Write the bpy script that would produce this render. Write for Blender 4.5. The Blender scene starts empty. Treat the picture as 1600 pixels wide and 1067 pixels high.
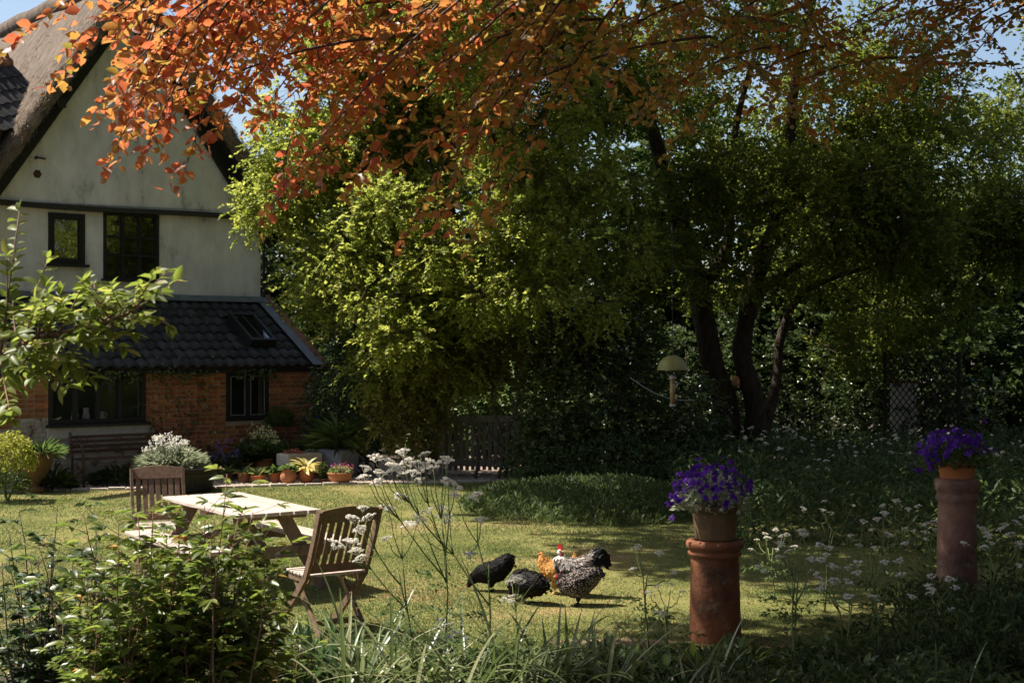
import bpy, bmesh, math, random
import numpy as np
from mathutils import Vector, Matrix, noise as mnoise

random.seed(11)
rng = np.random.default_rng(7)
scn = bpy.context.scene
COL = scn.collection
R = math.radians

# ------------------------------------------------------------------ camera, sky, sun, exposure
CAMZ, FPX, HOR = 2.15, 2222.2, 540.0
cam_d = bpy.data.cameras.new('camera')
cam = bpy.data.objects.new('camera', cam_d); COL.objects.link(cam)
cam.location = (0, 0, CAMZ)
cam.rotation_euler = (R(90.17), 0, 0)
cam_d.lens = 50; cam_d.sensor_width = 36
cam_d.clip_start = 0.1; cam_d.clip_end = 2000
cam_d.dof.use_dof = True; cam_d.dof.focus_distance = 11.5; cam_d.dof.aperture_fstop = 6.3
scn.camera = cam

SUN_EL = R(55)
SUN_H = Vector((-0.975, 0.22, 0)).normalized()
SUN = Vector((SUN_H.x*math.cos(SUN_EL), SUN_H.y*math.cos(SUN_EL), math.sin(SUN_EL)))
world = bpy.data.worlds.new('World'); scn.world = world; world.use_nodes = True
wn = world.node_tree.nodes; wl = world.node_tree.links
sky = wn.new('ShaderNodeTexSky'); sky.sky_type = 'NISHITA'; sky.sun_disc = False
sky.sun_elevation = SUN_EL; sky.sun_rotation = math.atan2(SUN_H.x, SUN_H.y)
sky.air_density = 1.0; sky.dust_density = 1.8; sky.ozone_density = 1.0
bg = wn['Background']; bg.inputs['Strength'].default_value = 0.078
wl.new(sky.outputs['Color'], bg.inputs['Color'])
sun_d = bpy.data.lights.new('sun', 'SUN'); sun_d.energy = 5.0; sun_d.angle = R(0.53); sun_d.color = (1.0, 0.93, 0.82)
sun_o = bpy.data.objects.new('sun', sun_d); COL.objects.link(sun_o)
sun_o.location = (-20, 8, 30); sun_o.rotation_euler = SUN.to_track_quat('Z', 'Y').to_euler()
vs = scn.view_settings
vs.view_transform = 'Standard'; vs.look = 'None'; vs.exposure = 1.1; vs.gamma = 1.0; vs.use_curve_mapping = False
scn.render.engine = 'CYCLES'
scn.cycles.use_denoising = True
scn.cycles.max_bounces = 8; scn.cycles.diffuse_bounces = 3; scn.cycles.glossy_bounces = 2
scn.cycles.transmission_bounces = 5; scn.cycles.transparent_max_bounces = 8
scn.cycles.caustics_reflective = False; scn.cycles.caustics_refractive = False

# ------------------------------------------------------------------ helpers
def W(px, py, d):
    return Vector(((px-800)/FPX*d, d, CAMZ-(py-HOR)/FPX*d))
def G(px, py):                       # ground point under a pixel below the horizon
    d = CAMZ*FPX/(py-HOR); return Vector(((px-800)/FPX*d, d, 0))

def tag(o, label=None, cat=None, group=None, kind=None):
    if label: o['label'] = label
    if cat: o['category'] = cat
    if group: o['group'] = group
    if kind: o['kind'] = kind
    return o
def thing(name, label, cat, loc=(0, 0, 0), rz=0, group=None):
    o = bpy.data.objects.new(name, None); COL.objects.link(o)
    o.location = loc; o.rotation_euler = (0, 0, rz); o.empty_display_size = .2
    return tag(o, label, cat, group)
def link(name, me, parent=None, loc=None):
    o = bpy.data.objects.new(name, me); COL.objects.link(o)
    if parent: o.parent = parent
    if loc is not None: o.location = loc
    return o
def copy_tree(o, parent=None):
    c = o.copy(); COL.objects.link(c)
    if parent: c.parent = parent
    for ch in list(o.children): copy_tree(ch, c)
    return c
def L2(parent):                      # location of the parent chain, used to bring world points into local space
    if parent is None: return Matrix.Identity(4)
    m = Matrix.Translation(parent.location) @ parent.rotation_euler.to_matrix().to_4x4()
    return L2(parent.parent) @ m

class MB:
    def __init__(s): s.v = []; s.f = []
    def add(s, vs, fs):
        b = len(s.v); s.v += [tuple(p) for p in vs]; s.f += [tuple(b+i for i in f) for f in fs]; return s
    def box(s, c, size, M=None):
        x, y, z = [a/2 for a in size]; c = Vector(c)
        p = [Vector((i*x, j*y, k*z)) for i in (-1, 1) for j in (-1, 1) for k in (-1, 1)]
        p = [(M @ q if M else q)+c for q in p]
        return s.add(p, [(0, 1, 3, 2), (4, 6, 7, 5), (0, 4, 5, 1), (2, 3, 7, 6), (0, 2, 6, 4), (1, 5, 7, 3)])
    def beam(s, a, b, w, h, up=(0, 0, 1)):
        a = Vector(a); b = Vector(b); d = (b-a); ln = d.length; d.normalize()
        up = Vector(up); sx = d.cross(up)
        if sx.length < 1e-4: sx = d.cross(Vector((0, 1, 0)))
        sx.normalize(); uz = sx.cross(d)
        M = Matrix((sx, d, uz)).transposed()
        return s.box((a+b)/2, (w, ln, h), M)
    def tube(s, path, rad, n=7, cap=True):
        path = [Vector(p) for p in path]; m = len(path)
        if not hasattr(rad, '__len__'): rad = [rad]*m
        ref = None; rings = []
        for i, p in enumerate(path):
            t = (path[min(i+1, m-1)]-path[max(i-1, 0)])
            if t.length < 1e-7: t = Vector((0, 0, 1))
            t.normalize()
            if ref is None: ref = t.orthogonal().normalized()
            ref = (ref-t*ref.dot(t))
            if ref.length < 1e-5: ref = t.orthogonal()
            ref.normalize(); bi = t.cross(ref)
            rings.append([p+(ref*math.cos(2*math.pi*k/n)+bi*math.sin(2*math.pi*k/n))*rad[i] for k in range(n)])
        vs = [q for r in rings for q in r]; fs = []
        for i in range(m-1):
            for k in range(n):
                k2 = (k+1) % n; fs.append((i*n+k, i*n+k2, (i+1)*n+k2, (i+1)*n+k))
        if cap:
            fs.append(tuple(range(n-1, -1, -1))); fs.append(tuple((m-1)*n+k for k in range(n)))
        return s.add(vs, fs)
    def lathe(s, prof, n=24, c=(0, 0, 0), wob=0.0):
        c = Vector(c); vs = []; fs = []; m = len(prof)
        for r, z in prof:
            for k in range(n):
                a = 2*math.pi*k/n; rr = r*(1+wob*math.sin(a*3+z*9)); vs.append(c+Vector((rr*math.cos(a), rr*math.sin(a), z)))
        for i in range(m-1):
            for k in range(n):
                k2 = (k+1) % n; fs.append((i*n+k, i*n+k2, (i+1)*n+k2, (i+1)*n+k))
        return s.add(vs, fs)
    def prism(s, poly, ext):          # poly: 3d points, ext: vector
        ext = Vector(ext); n = len(poly); p = [Vector(q) for q in poly]
        vs = p+[q+ext for q in p]
        fs = [tuple(range(n)), tuple(range(2*n-1, n-1, -1))]+[(i, n+i, n+(i+1) % n, (i+1) % n) for i in range(n)]
        return s.add(vs, fs)
    def mesh(s, name, mat=None, smooth=False, recalc=True):
        me = bpy.data.meshes.new(name); me.from_pydata(s.v, [], s.f)
        if recalc:
            bm = bmesh.new(); bm.from_mesh(me); bmesh.ops.recalc_face_normals(bm, faces=bm.faces); bm.to_mesh(me); bm.free()
        if mat: me.materials.append(mat)
        if smooth: me.polygons.foreach_set('use_smooth', [True]*len(me.polygons))
        me.update(); return me
    def build(s, name, mat, parent=None, smooth=False, bevel=0, loc=None):
        o = link(name, s.mesh(name, mat, smooth), parent, loc)
        if bevel:
            b = o.modifiers.new('bevel', 'BEVEL'); b.width = bevel; b.segments = 2; b.limit_method = 'ANGLE'
        return o

# ------------------------------------------------------------------ materials
def nodes(name):
    m = bpy.data.materials.new(name); m.use_nodes = True
    nt = m.node_tree; return m, nt.nodes, nt.links, nt.nodes['Principled BSDF']
def ramp(n, stops):
    r = n.new('ShaderNodeValToRGB'); e = r.color_ramp.elements
    while len(e) < len(stops): e.new(.5)
    for i, (p, c) in enumerate(stops): e[i].position = p; e[i].color = (*c, 1)
    return r
def surf(name, stops, scale=6, rough=.8, bump=.3, bscale=40, detail=6, stretch=(1, 1, 1), coord='Object', spec=.3, bdist=.01, dist=0):
    m, n, l, b = nodes(name)
    tc = n.new('ShaderNodeTexCoord'); mp = n.new('ShaderNodeMapping'); mp.inputs['Scale'].default_value = stretch
    l.new(tc.outputs[coord], mp.inputs['Vector'])
    nz = n.new('ShaderNodeTexNoise'); nz.inputs['Scale'].default_value = scale; nz.inputs['Detail'].default_value = detail
    nz.inputs['Roughness'].default_value = .65; nz.inputs['Distortion'].default_value = dist
    l.new(mp.outputs[0], nz.inputs['Vector'])
    r = ramp(n, stops); l.new(nz.outputs['Fac'], r.inputs[0]); l.new(r.outputs[0], b.inputs['Base Color'])
    b.inputs['Roughness'].default_value = rough; b.inputs['Specular IOR Level'].default_value = spec
    if bump:
        n2 = n.new('ShaderNodeTexNoise'); n2.inputs['Scale'].default_value = bscale; n2.inputs['Detail'].default_value = 5
        l.new(mp.outputs[0], n2.inputs['Vector'])
        bp = n.new('ShaderNodeBump'); bp.inputs['Strength'].default_value = bump; bp.inputs['Distance'].default_value = bdist
        l.new(n2.outputs['Fac'], bp.inputs['Height']); l.new(bp.outputs[0], b.inputs['Normal'])
    return m
def varied(m, amount=.25):            # shade each copy a little differently (own colour of each brick, tile, plank)
    n = m.node_tree.nodes; l = m.node_tree.links; b = n['Principled BSDF']
    src = b.inputs['Base Color'].links[0].from_socket
    oi = n.new('ShaderNodeObjectInfo'); hs = n.new('ShaderNodeHueSaturation')
    mr = n.new('ShaderNodeMapRange'); mr.inputs['To Min'].default_value = 1-amount; mr.inputs['To Max'].default_value = 1+amount
    l.new(oi.outputs['Random'], mr.inputs['Value']); l.new(mr.outputs[0], hs.inputs['Value']); l.new(src, hs.inputs['Color'])
    ma = n.new('ShaderNodeMath'); ma.operation = 'MULTIPLY'; ma.inputs[1].default_value = 37.0; l.new(oi.outputs['Random'], ma.inputs[0])
    fr = n.new('ShaderNodeMath'); fr.operation = 'FRACT'; l.new(ma.outputs[0], fr.inputs[0])
    m2 = n.new('ShaderNodeMapRange'); m2.inputs['To Min'].default_value = .485; m2.inputs['To Max'].default_value = .515
    l.new(fr.outputs[0], m2.inputs['Value']); l.new(m2.outputs[0], hs.inputs['Hue'])
    l.new(hs.outputs[0], b.inputs['Base Color']); return m
def leafmat(name, stops, trans=.45, tgain=1.8, rough=.5, spec=.35, tstops=None):
    """leaf: colour per leaf from the 'tint' attribute, part of the light passes through the blade"""
    m, n, l, b = nodes(name)
    at = n.new('ShaderNodeAttribute'); at.attribute_name = 'tint'
    r = ramp(n, stops); l.new(at.outputs['Fac'], r.inputs[0])
    l.new(r.outputs[0], b.inputs['Base Color']); b.inputs['Roughness'].default_value = rough; b.inputs['Specular IOR Level'].default_value = spec
    tr = n.new('ShaderNodeBsdfTranslucent')
    if tstops: r2 = ramp(n, tstops)
    else: r2 = ramp(n, [(p, tuple(min(1, c*tgain) for c in cc)) for p, cc in stops])
    l.new(at.outputs['Fac'], r2.inputs[0]); l.new(r2.outputs[0], tr.inputs['Color'])
    mx = n.new('ShaderNodeMixShader'); mx.inputs[0].default_value = trans
    l.new(b.outputs[0], mx.inputs[1]); l.new(tr.outputs[0], mx.inputs[2]); l.new(mx.outputs[0], n['Material Output'].inputs['Surface'])
    return m
def glass(name, see=.5, tintc=(.02, .025, .02)):
    m, n, l, b = nodes(name)
    b.inputs['Base Color'].default_value = (*tintc, 1); b.inputs['Roughness'].default_value = .03; b.inputs['IOR'].default_value = 2.6
    nz = n.new('ShaderNodeTexNoise'); nz.inputs['Scale'].default_value = 3.0
    bp = n.new('ShaderNodeBump'); bp.inputs['Strength'].default_value = .12; bp.inputs['Distance'].default_value = .01
    l.new(nz.outputs['Fac'], bp.inputs['Height']); l.new(bp.outputs[0], b.inputs['Normal'])
    if see:
        tp = n.new('ShaderNodeBsdfTransparent'); mx = n.new('ShaderNodeMixShader'); mx.inputs[0].default_value = see
        l.new(b.outputs[0], mx.inputs[1]); l.new(tp.outputs[0], mx.inputs[2]); l.new(mx.outputs[0], n['Material Output'].inputs['Surface'])
    return m

M = {}
M['soil'] = surf('soil', [(.3, (.028, .02, .013)), (.7, (.07, .052, .034))], 9, .95, .8, 60, bdist=.03)
M['render'] = None
def render_wall():
    m, n, l, b = nodes('lime_render')
    tc = n.new('ShaderNodeTexCoord')
    mp = n.new('ShaderNodeMapping'); mp.inputs['Scale'].default_value = (2.6, 2.6, 1.1); l.new(tc.outputs['Object'], mp.inputs[0])
    n1 = n.new('ShaderNodeTexNoise'); n1.inputs['Scale'].default_value = 1.3; n1.inputs['Detail'].default_value = 8; n1.inputs['Roughness'].default_value = .7; l.new(mp.outputs[0], n1.inputs[0])
    r1 = ramp(n, [(.32, (.33, .32, .33)), (.42, (.68, .675, .70)), (.6, (.82, .81, .845))]); l.new(n1.outputs['Fac'], r1.inputs[0])
    n2 = n.new('ShaderNodeTexNoise'); n2.inputs['Scale'].default_value = 1.1; n2.inputs['Detail'].default_value = 5; l.new(tc.outputs['Object'], n2.inputs[0])
    r2 = ramp(n, [(.35, (.74, .73, .69)), (.65, (.9, .89, .87))]); l.new(n2.outputs['Fac'], r2.inputs[0])
    mx = n.new('ShaderNodeMix'); mx.data_type = 'RGBA'; mx.blend_type = 'MULTIPLY'; mx.inputs['Factor'].default_value = 1
    l.new(r1.outputs[0], mx.inputs['A']); l.new(r2.outputs[0], mx.inputs['B']); l.new(mx.outputs['Result'], b.inputs['Base Color'])
    b.inputs['Roughness'].default_value = .9; b.inputs['Specular IOR Level'].default_value = .15
    n3 = n.new('ShaderNodeTexNoise'); n3.inputs['Scale'].default_value = 9; n3.inputs['Detail'].default_value = 8; l.new(tc.outputs['Object'], n3.inputs[0])
    bp = n.new('ShaderNodeBump'); bp.inputs['Strength'].default_value = .5; bp.inputs['Distance'].default_value = .02
    l.new(n3.outputs['Fac'], bp.inputs['Height']); l.new(bp.outputs[0], b.inputs['Normal'])
    return m
M['render'] = render_wall()
M['black_wood'] = surf('black_painted_wood', [(.3, (.010, .010, .009)), (.7, (.024, .023, .021))], 8, .55, .3, 60, stretch=(1, 1, 4))
M['band'] = surf('weathered_beam', [(.3, (.02, .018, .016)), (.7, (.06, .056, .05))], 12, .9, .5, 50, stretch=(3, 1, 1))
M['brick'] = varied(surf('red_brick', [(.25, (.13, .05, .026)), (.5, (.31, .115, .05)), (.75, (.41, .18, .085))], 9, .95, .7, 80, bdist=.006), .32)
M['mortar'] = surf('lime_mortar', [(.3, (.25, .19, .13)), (.7, (.38, .31, .23))], 20, .95, .6, 90)
M['whitewash'] = surf('flaking_whitewash', [(.40, (.15, .065, .04)), (.47, (.33, .29, .24)), (.75, (.47, .43, .36))], 7, .95, .6, 40, detail=9)
M['tile'] = varied(surf('black_pantile', [(.3, (.018, .0175, .018)), (.55, (.045, .043, .043)), (.72, (.075, .074, .05))], 5, .75, .4, 60, spec=.2), .35)
M['lead'] = surf('lead_flashing', [(.3, (.09, .095, .11)), (.7, (.17, .175, .19))], 4, .6, .3, 20)
M['clay_tile'] = varied(surf('old_clay_tile', [(.3, (.10, .05, .03)), (.7, (.27, .13, .075))], 9, .9, .5, 60), .25)
M['thatch'] = surf('thatch', [(.3, (.10, .075, .055)), (.55, (.24, .185, .14)), (.75, (.38, .31, .24))], 3, .95, 1.0, 30, stretch=(1, 5, 1), bdist=.05, detail=9)
M['straw'] = leafmat('straw_ends', [(0, (.12, .085, .06)), (.6, (.28, .215, .16)), (1, (.45, .37, .28))], .1, 1.2, .9, .1)
M['glass_up'] = glass('window_glass_reflecting', 0, (.012, .015, .008))
M['glass'] = glass('window_glass', .78)
M['room'] = surf('unlit_room_black', [(.3, (.02, .018, .015)), (.7, (.03, .027, .022))], 3, .95, 0)  # near-black colour stands in for the unlit interior behind the windows
M['jug'] = surf('glazed_white', [(.3, (.62, .60, .54)), (.7, (.74, .72, .68))], 5, .3, 0)
M['teak'] = varied(surf('weathered_teak', [(.25, (.085, .05, .03)), (.5, (.15, .092, .056)), (.8, (.225, .15, .095))], 5, .75, .4, 50, stretch=(5, 5, 5), dist=.6), .12)
M['grey_wood'] = varied(surf('silvered_wood', [(.25, (.30, .235, .19)), (.5, (.45, .375, .315)), (.8, (.55, .475, .41))], 5, .8, .45, 45, stretch=(9, 1, 9), dist=.4), .10)
M['frame_wood'] = varied(surf('table_frame_wood', [(.3, (.10, .065, .045)), (.5, (.23, .16, .115)), (.8, (.34, .26, .2))], 4, .8, .5, 45, stretch=(4, 4, 1), dist=.5), .1)
M['gate_wood'] = varied(surf('grey_gate_wood', [(.3, (.13, .11, .09)), (.7, (.30, .265, .225))], 6, .9, .5, 50, stretch=(3, 3, 1)), .2)
M['rustic'] = surf('rusty_bench_iron', [(.3, (.045, .024, .016)), (.7, (.12, .065, .045))], 20, .9, .6, 80)
M['tub'] = surf('black_tub_wood', [(.3, (.012, .01, .008)), (.7, (.035, .03, .024))], 9, .7, .4, 50, stretch=(3, 3, .6))
M['terra'] = surf('terracotta', [(.25, (.24, .09, .04)), (.55, (.42, .17, .08)), (.8, (.50, .27, .17))], 6, .85, .3, 60)
M['terra2'] = surf('bright_terracotta', [(.3, (.36, .105, .035)), (.7, (.52, .19, .07))], 5, .8, .3, 60)
M['terra_dark'] = surf('dark_terracotta', [(.3, (.13, .055, .03)), (.7, (.25, .12, .07))], 6, .85, .3, 60)
M['terra_old'] = surf('mossy_terracotta', [(.3, (.06, .05, .024)), (.55, (.17, .095, .045)), (.8, (.24, .15, .08))], 5, .9, .4, 40, detail=8)
M['chimney'] = surf('salt_glazed_clay', [(.3, (.055, .024, .012)), (.48, (.20, .07, .028)), (.66, (.28, .11, .045)), (.8, (.22, .15, .08))], 3.2, .62, .35, 25, detail=8, stretch=(1, 1, .55), spec=.4)
M['chimney_pink'] = surf('pale_clay', [(.3, (.10, .05, .036)), (.52, (.25, .125, .085)), (.8, (.33, .2, .15))], 3.2, .7, .35, 25, detail=8)
def weathered(name, base, dark, bloom, moss):
    m = surf(name, [(.3, dark), (.5, base), (.75, tuple(min(1, c*1.35) for c in base))], 2.6, .75, .6, 30, detail=9, bdist=.012)
    n = m.node_tree.nodes; l = m.node_tree.links; b = n['Principled BSDF']; tc = n.new('ShaderNodeTexCoord')
    src = b.inputs['Base Color'].links[0].from_socket
    for sc, lo, hi, col, amt in ((7, .56, .66, bloom, .55), (4.3, .58, .70, moss, .7), (28, .60, .68, dark, .8)):
        nz_ = n.new('ShaderNodeTexNoise'); nz_.inputs['Scale'].default_value = sc; nz_.inputs['Detail'].default_value = 8; nz_.inputs['Roughness'].default_value = .7; l.new(tc.outputs['Object'], nz_.inputs['Vector'])
        mr = n.new('ShaderNodeMapRange'); mr.inputs['From Min'].default_value = lo; mr.inputs['From Max'].default_value = hi; mr.inputs['To Max'].default_value = amt; l.new(nz_.outputs['Fac'], mr.inputs['Value'])
        mx = n.new('ShaderNodeMix'); mx.data_type = 'RGBA'; mx.inputs['B'].default_value = (*col, 1); l.new(mr.outputs[0], mx.inputs['Factor']); l.new(src, mx.inputs['A']); src = mx.outputs['Result']
    l.new(src, b.inputs['Base Color']); return m
M['chimney'] = weathered('weathered_chimney_clay', (.19, .068, .027), (.045, .02, .011), (.27, .19, .12), (.09, .085, .035))
M['chimney_pink'] = weathered('weathered_pale_clay', (.21, .105, .07), (.06, .032, .024), (.33, .25, .2), (.10, .09, .05))
M['stone'] = surf('pale_stone', [(.3, (.42, .37, .27)), (.7, (.58, .52, .40))], 7, .9, .5, 40)
M['grey_stone'] = surf('grey_planter', [(.3, (.20, .205, .21)), (.7, (.31, .31, .32))], 7, .8, .3, 40)
M['edging'] = surf('pale_kerb_stone', [(.3, (.33, .28, .23)), (.7, (.52, .46, .39))], 8, .9, .5, 40)
M['gravel'] = surf('gravel', [(.3, (.16, .115, .085)), (.55, (.33, .25, .195)), (.75, (.47, .385, .31))], 45, .95, 1.0, 60, bdist=.02)
M['pebble'] = leafmat('pebbles', [(0, (.15, .11, .085)), (.5, (.33, .26, .2)), (1, (.55, .47, .4))], 0, 1, .9, .2)
M['bark'] = surf('bark', [(.3, (.028, .02, .014)), (.55, (.075, .054, .038)), (.8, (.13, .10, .075))], 6, .95, 1.0, 22, stretch=(3, 3, .7), bdist=.05, detail=8)
M['twig'] = surf('twig_bark', [(.3, (.05, .032, .024)), (.7, (.12, .085, .06))], 20, .8, .3, 60)
M['stem_g'] = surf('green_stem', [(.3, (.09, .13, .035)), (.7, (.16, .2, .06))], 10, .6, 0)
M['stem_r'] = surf('reddish_stem', [(.3, (.13, .07, .04)), (.7, (.2, .12, .06))], 10, .6, 0)
M['black'] = surf('black_iron', [(.3, (.01, .01, .01)), (.7, (.03, .03, .03))], 10, .6, 0)
M['dome'] = surf('weathered_feeder_dome', [(.3, (.17, .17, .05)), (.7, (.30, .29, .11))], 8, .5, .3, 30)
M['seed'] = surf('seed_tube', [(.35, (.20, .11, .05)), (.6, (.40, .27, .15)), (.8, (.5, .4, .28))], 45, .35, .2, 60)
M['cap'] = surf('grey_plastic', [(.3, (.35, .34, .33)), (.7, (.45, .44, .42))], 6, .5, 0)
M['rope'] = surf('pale_blue_cord', [(.3, (.25, .3, .36)), (.7, (.38, .43, .5))], 30, .8, 0)
M['lattice'] = surf('trellis_wood', [(.3, (.012, .009, .007)), (.7, (.03, .024, .018))], 9, .9, .2, 50)

# foliage colours
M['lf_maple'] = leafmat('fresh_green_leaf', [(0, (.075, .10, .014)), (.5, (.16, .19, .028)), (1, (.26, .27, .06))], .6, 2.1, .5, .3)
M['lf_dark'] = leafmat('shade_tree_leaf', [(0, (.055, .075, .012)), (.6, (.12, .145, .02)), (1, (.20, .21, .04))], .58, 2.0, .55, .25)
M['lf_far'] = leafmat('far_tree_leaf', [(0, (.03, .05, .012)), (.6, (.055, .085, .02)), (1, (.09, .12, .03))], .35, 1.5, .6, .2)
M['lf_ivy'] = leafmat('ivy_leaf', [(0, (.03, .05, .014)), (.6, (.065, .095, .025)), (.9, (.14, .16, .05)), (1, (.2, .19, .08))], .25, 1.6, .3, .5)
M['lf_clematis'] = leafmat('climber_leaf', [(0, (.09, .08, .02)), (.5, (.15, .145, .03)), (1, (.26, .22, .07))], .5, 1.9, .5, .3)
M['lf_beech'] = leafmat('copper_beech_leaf', [(0, (.26, .055, .025)), (.35, (.30, .10, .03)), (.7, (.26, .14, .03)), (1, (.15, .11, .028))], .55, 1, .42, .35,
    tstops=[(0, (.66, .17, .075)), (.35, (.66, .27, .08)), (.7, (.56, .33, .07)), (1, (.30, .26, .05))])
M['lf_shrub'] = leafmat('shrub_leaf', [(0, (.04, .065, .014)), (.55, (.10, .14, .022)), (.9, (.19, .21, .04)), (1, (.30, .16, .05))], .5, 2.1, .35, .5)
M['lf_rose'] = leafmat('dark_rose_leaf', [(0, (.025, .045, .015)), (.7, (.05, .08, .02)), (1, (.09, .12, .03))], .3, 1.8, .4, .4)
M['lf_fallen'] = leafmat('fallen_leaf', [(0, (.10, .045, .02)), (1, (.28, .13, .05))], .1, 1.2, .7, .2)
M['lf_cherry'] = leafmat('young_branch_leaf', [(0, (.08, .105, .018)), (.6, (.15, .19, .03)), (1, (.24, .22, .06))], .55, 2.1, .42, .3)
M['lf_pot'] = leafmat('pot_leaf', [(0, (.06, .10, .03)), (.6, (.13, .19, .05)), (1, (.25, .29, .09))], .35, 1.6, .45, .35)
M['lf_silver'] = leafmat('silver_leaf', [(0, (.18, .21, .12)), (.6, (.30, .33, .21)), (1, (.46, .47, .36))], .3, 1.3, .7, .2)
M['lf_euph'] = leafmat('euphorbia_bract', [(0, (.20, .22, .03)), (.6, (.36, .37, .06)), (1, (.48, .46, .10))], .35, 1.4, .5, .3)
M['lf_gold'] = leafmat('golden_hosta_leaf', [(0, (.42, .36, .09)), (1, (.66, .58, .25))], .35, 1.3, .5, .3)
M['lf_red'] = leafmat('coral_leaf', [(0, (.40, .13, .07)), (1, (.6, .28, .18))], .35, 1.3, .5, .3)
M['lf_pink'] = leafmat('pink_petal', [(0, (.42, .06, .16)), (1, (.62, .16, .26))], .3, 1.3, .6, .2)
M['lf_white'] = leafmat('white_petal', [(0, (.66, .63, .55)), (1, (.84, .81, .74))], .35, 1.1, .7, .2)
M['lf_cream'] = leafmat('cream_petal', [(0, (.52, .50, .20)), (1, (.72, .70, .40))], .3, 1.1, .7, .2)
M['lf_parsley'] = leafmat('cow_parsley_leaf', [(0, (.05, .08, .025)), (.7, (.10, .14, .045)), (1, (.16, .2, .08))], .4, 1.6, .6, .2)
M['lf_under'] = leafmat('undergrowth_leaf', [(0, (.035, .06, .02)), (.7, (.075, .11, .03)), (1, (.14, .17, .06))], .35, 1.6, .55, .3)
M['lf_purple'] = leafmat('purple_petal', [(0, (.06, .010, .20)), (.6, (.12, .025, .34)), (1, (.22, .06, .50))], .35, 1.6, .6, .2)
M['lf_blue'] = leafmat('bluebell_petal', [(0, (.10, .08, .26)), (1, (.22, .18, .42))], .35, 1.3, .6, .2)
M['lf_strap'] = leafmat('strap_leaf', [(0, (.07, .105, .03)), (.55, (.15, .19, .07)), (.85, (.30, .32, .17)), (1, (.42, .36, .22))], .3, 1.5, .35, .5)
M['lf_daff'] = leafmat('blue_green_blade', [(0, (.035, .075, .03)), (1, (.09, .15, .06))], .3, 1.6, .35, .5)
M['lf_grass'] = leafmat('lawn_blade', [(0, (.115, .155, .05)), (.5, (.205, .235, .088)), (.8, (.315, .29, .14)), (1, (.43, .34, .22))], .3, 1.4, .6, .15)

def lawn_mat():
    m, n, l, b = nodes('lawn_turf')
    tc = n.new('ShaderNodeTexCoord')
    a = n.new('ShaderNodeTexNoise'); a.inputs['Scale'].default_value = .55; a.inputs['Detail'].default_value = 7; a.inputs['Roughness'].default_value = .7; l.new(tc.outputs['Object'], a.inputs[0])
    r = ramp(n, [(.32, (.12, .135, .04)), (.5, (.20, .20, .07)), (.60, (.27, .22, .10)), (.70, (.33, .19, .12))]); l.new(a.outputs['Fac'], r.inputs[0])
    c = n.new('ShaderNodeTexNoise'); c.inputs['Scale'].default_value = 55; c.inputs['Detail'].default_value = 4; l.new(tc.outputs['Object'], c.inputs[0])
    r2 = ramp(n, [(.3, (.45, .45, .4)), (.7, (1.25, 1.2, 1.1))]); l.new(c.outputs['Fac'], r2.inputs[0])
    mx = n.new('ShaderNodeMix'); mx.data_type = 'RGBA'; mx.blend_type = 'MULTIPLY'; mx.inputs['Factor'].default_value = 1
    l.new(r.outputs[0], mx.inputs['A']); l.new(r2.outputs[0], mx.inputs['B']); l.new(mx.outputs['Result'], b.inputs['Base Color'])
    b.inputs['Roughness'].default_value = .95; b.inputs['Specular IOR Level'].default_value = .1
    bp = n.new('ShaderNodeBump'); bp.inputs['Strength'].default_value = .8; bp.inputs['Distance'].default_value = .02
    l.new(c.outputs['Fac'], bp.inputs['Height']); l.new(bp.outputs[0], b.inputs['Normal'])
    return m
M['lawn'] = lawn_mat()

# ------------------------------------------------------------------ foliage engine (numpy)
def unit(a): return a/np.maximum(np.linalg.norm(a, axis=-1, keepdims=True), 1e-9)
def rand_dir(n): return unit(rng.normal(size=(n, 3)))
def rows_mesh(name, V, F_tri, tint, mat, F_quad=None, smooth=False):
    """V (n,k,3); faces are index lists inside one piece"""
    n, k, _ = V.shape
    me = bpy.data.meshes.new(name)
    tri = np.asarray(F_tri, dtype=np.int64).reshape(-1, 3); nt = len(tri)
    qd = np.asarray(F_quad if F_quad else [], dtype=np.int64).reshape(-1, 4); nq = len(qd)
    base = (np.arange(n)*k)[:, None, None]
    lt = (tri[None]+base).reshape(n, -1); lq = (qd[None]+base).reshape(n, -1)
    loops = np.concatenate([lt, lq], axis=1).reshape(-1)
    sizes = np.tile(np.array([3]*nt+[4]*nq), n)
    starts = np.concatenate([[0], np.cumsum(sizes)[:-1]])
    me.vertices.add(n*k); me.vertices.foreach_set('co', V.reshape(-1).astype(np.float32))
    me.loops.add(len(loops)); me.loops.foreach_set('vertex_index', loops.astype(np.int32))
    me.polygons.add(len(sizes)); me.polygons.foreach_set('loop_start', starts.astype(np.int32))
    try: me.polygons.foreach_set('loop_total', sizes.astype(np.int32))
    except Exception: pass
    if smooth: me.polygons.foreach_set('use_smooth', np.ones(len(sizes), dtype=bool))
    at = me.attributes.new('tint', 'FLOAT', 'POINT'); at.data.foreach_set('value', np.repeat(np.clip(tint, 0, 1), k).astype(np.float32))
    me.materials.append(mat); me.update(calc_edges=True); return me
RH_T = [(0, 1, 2), (0, 2, 3)]
OV_T = [(0, 3, 2), (0, 2, 1), (5, 6, 7), (4, 5, 7)]
OV_Q = [(2, 3, 6, 5), (1, 2, 5, 4)]
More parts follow.
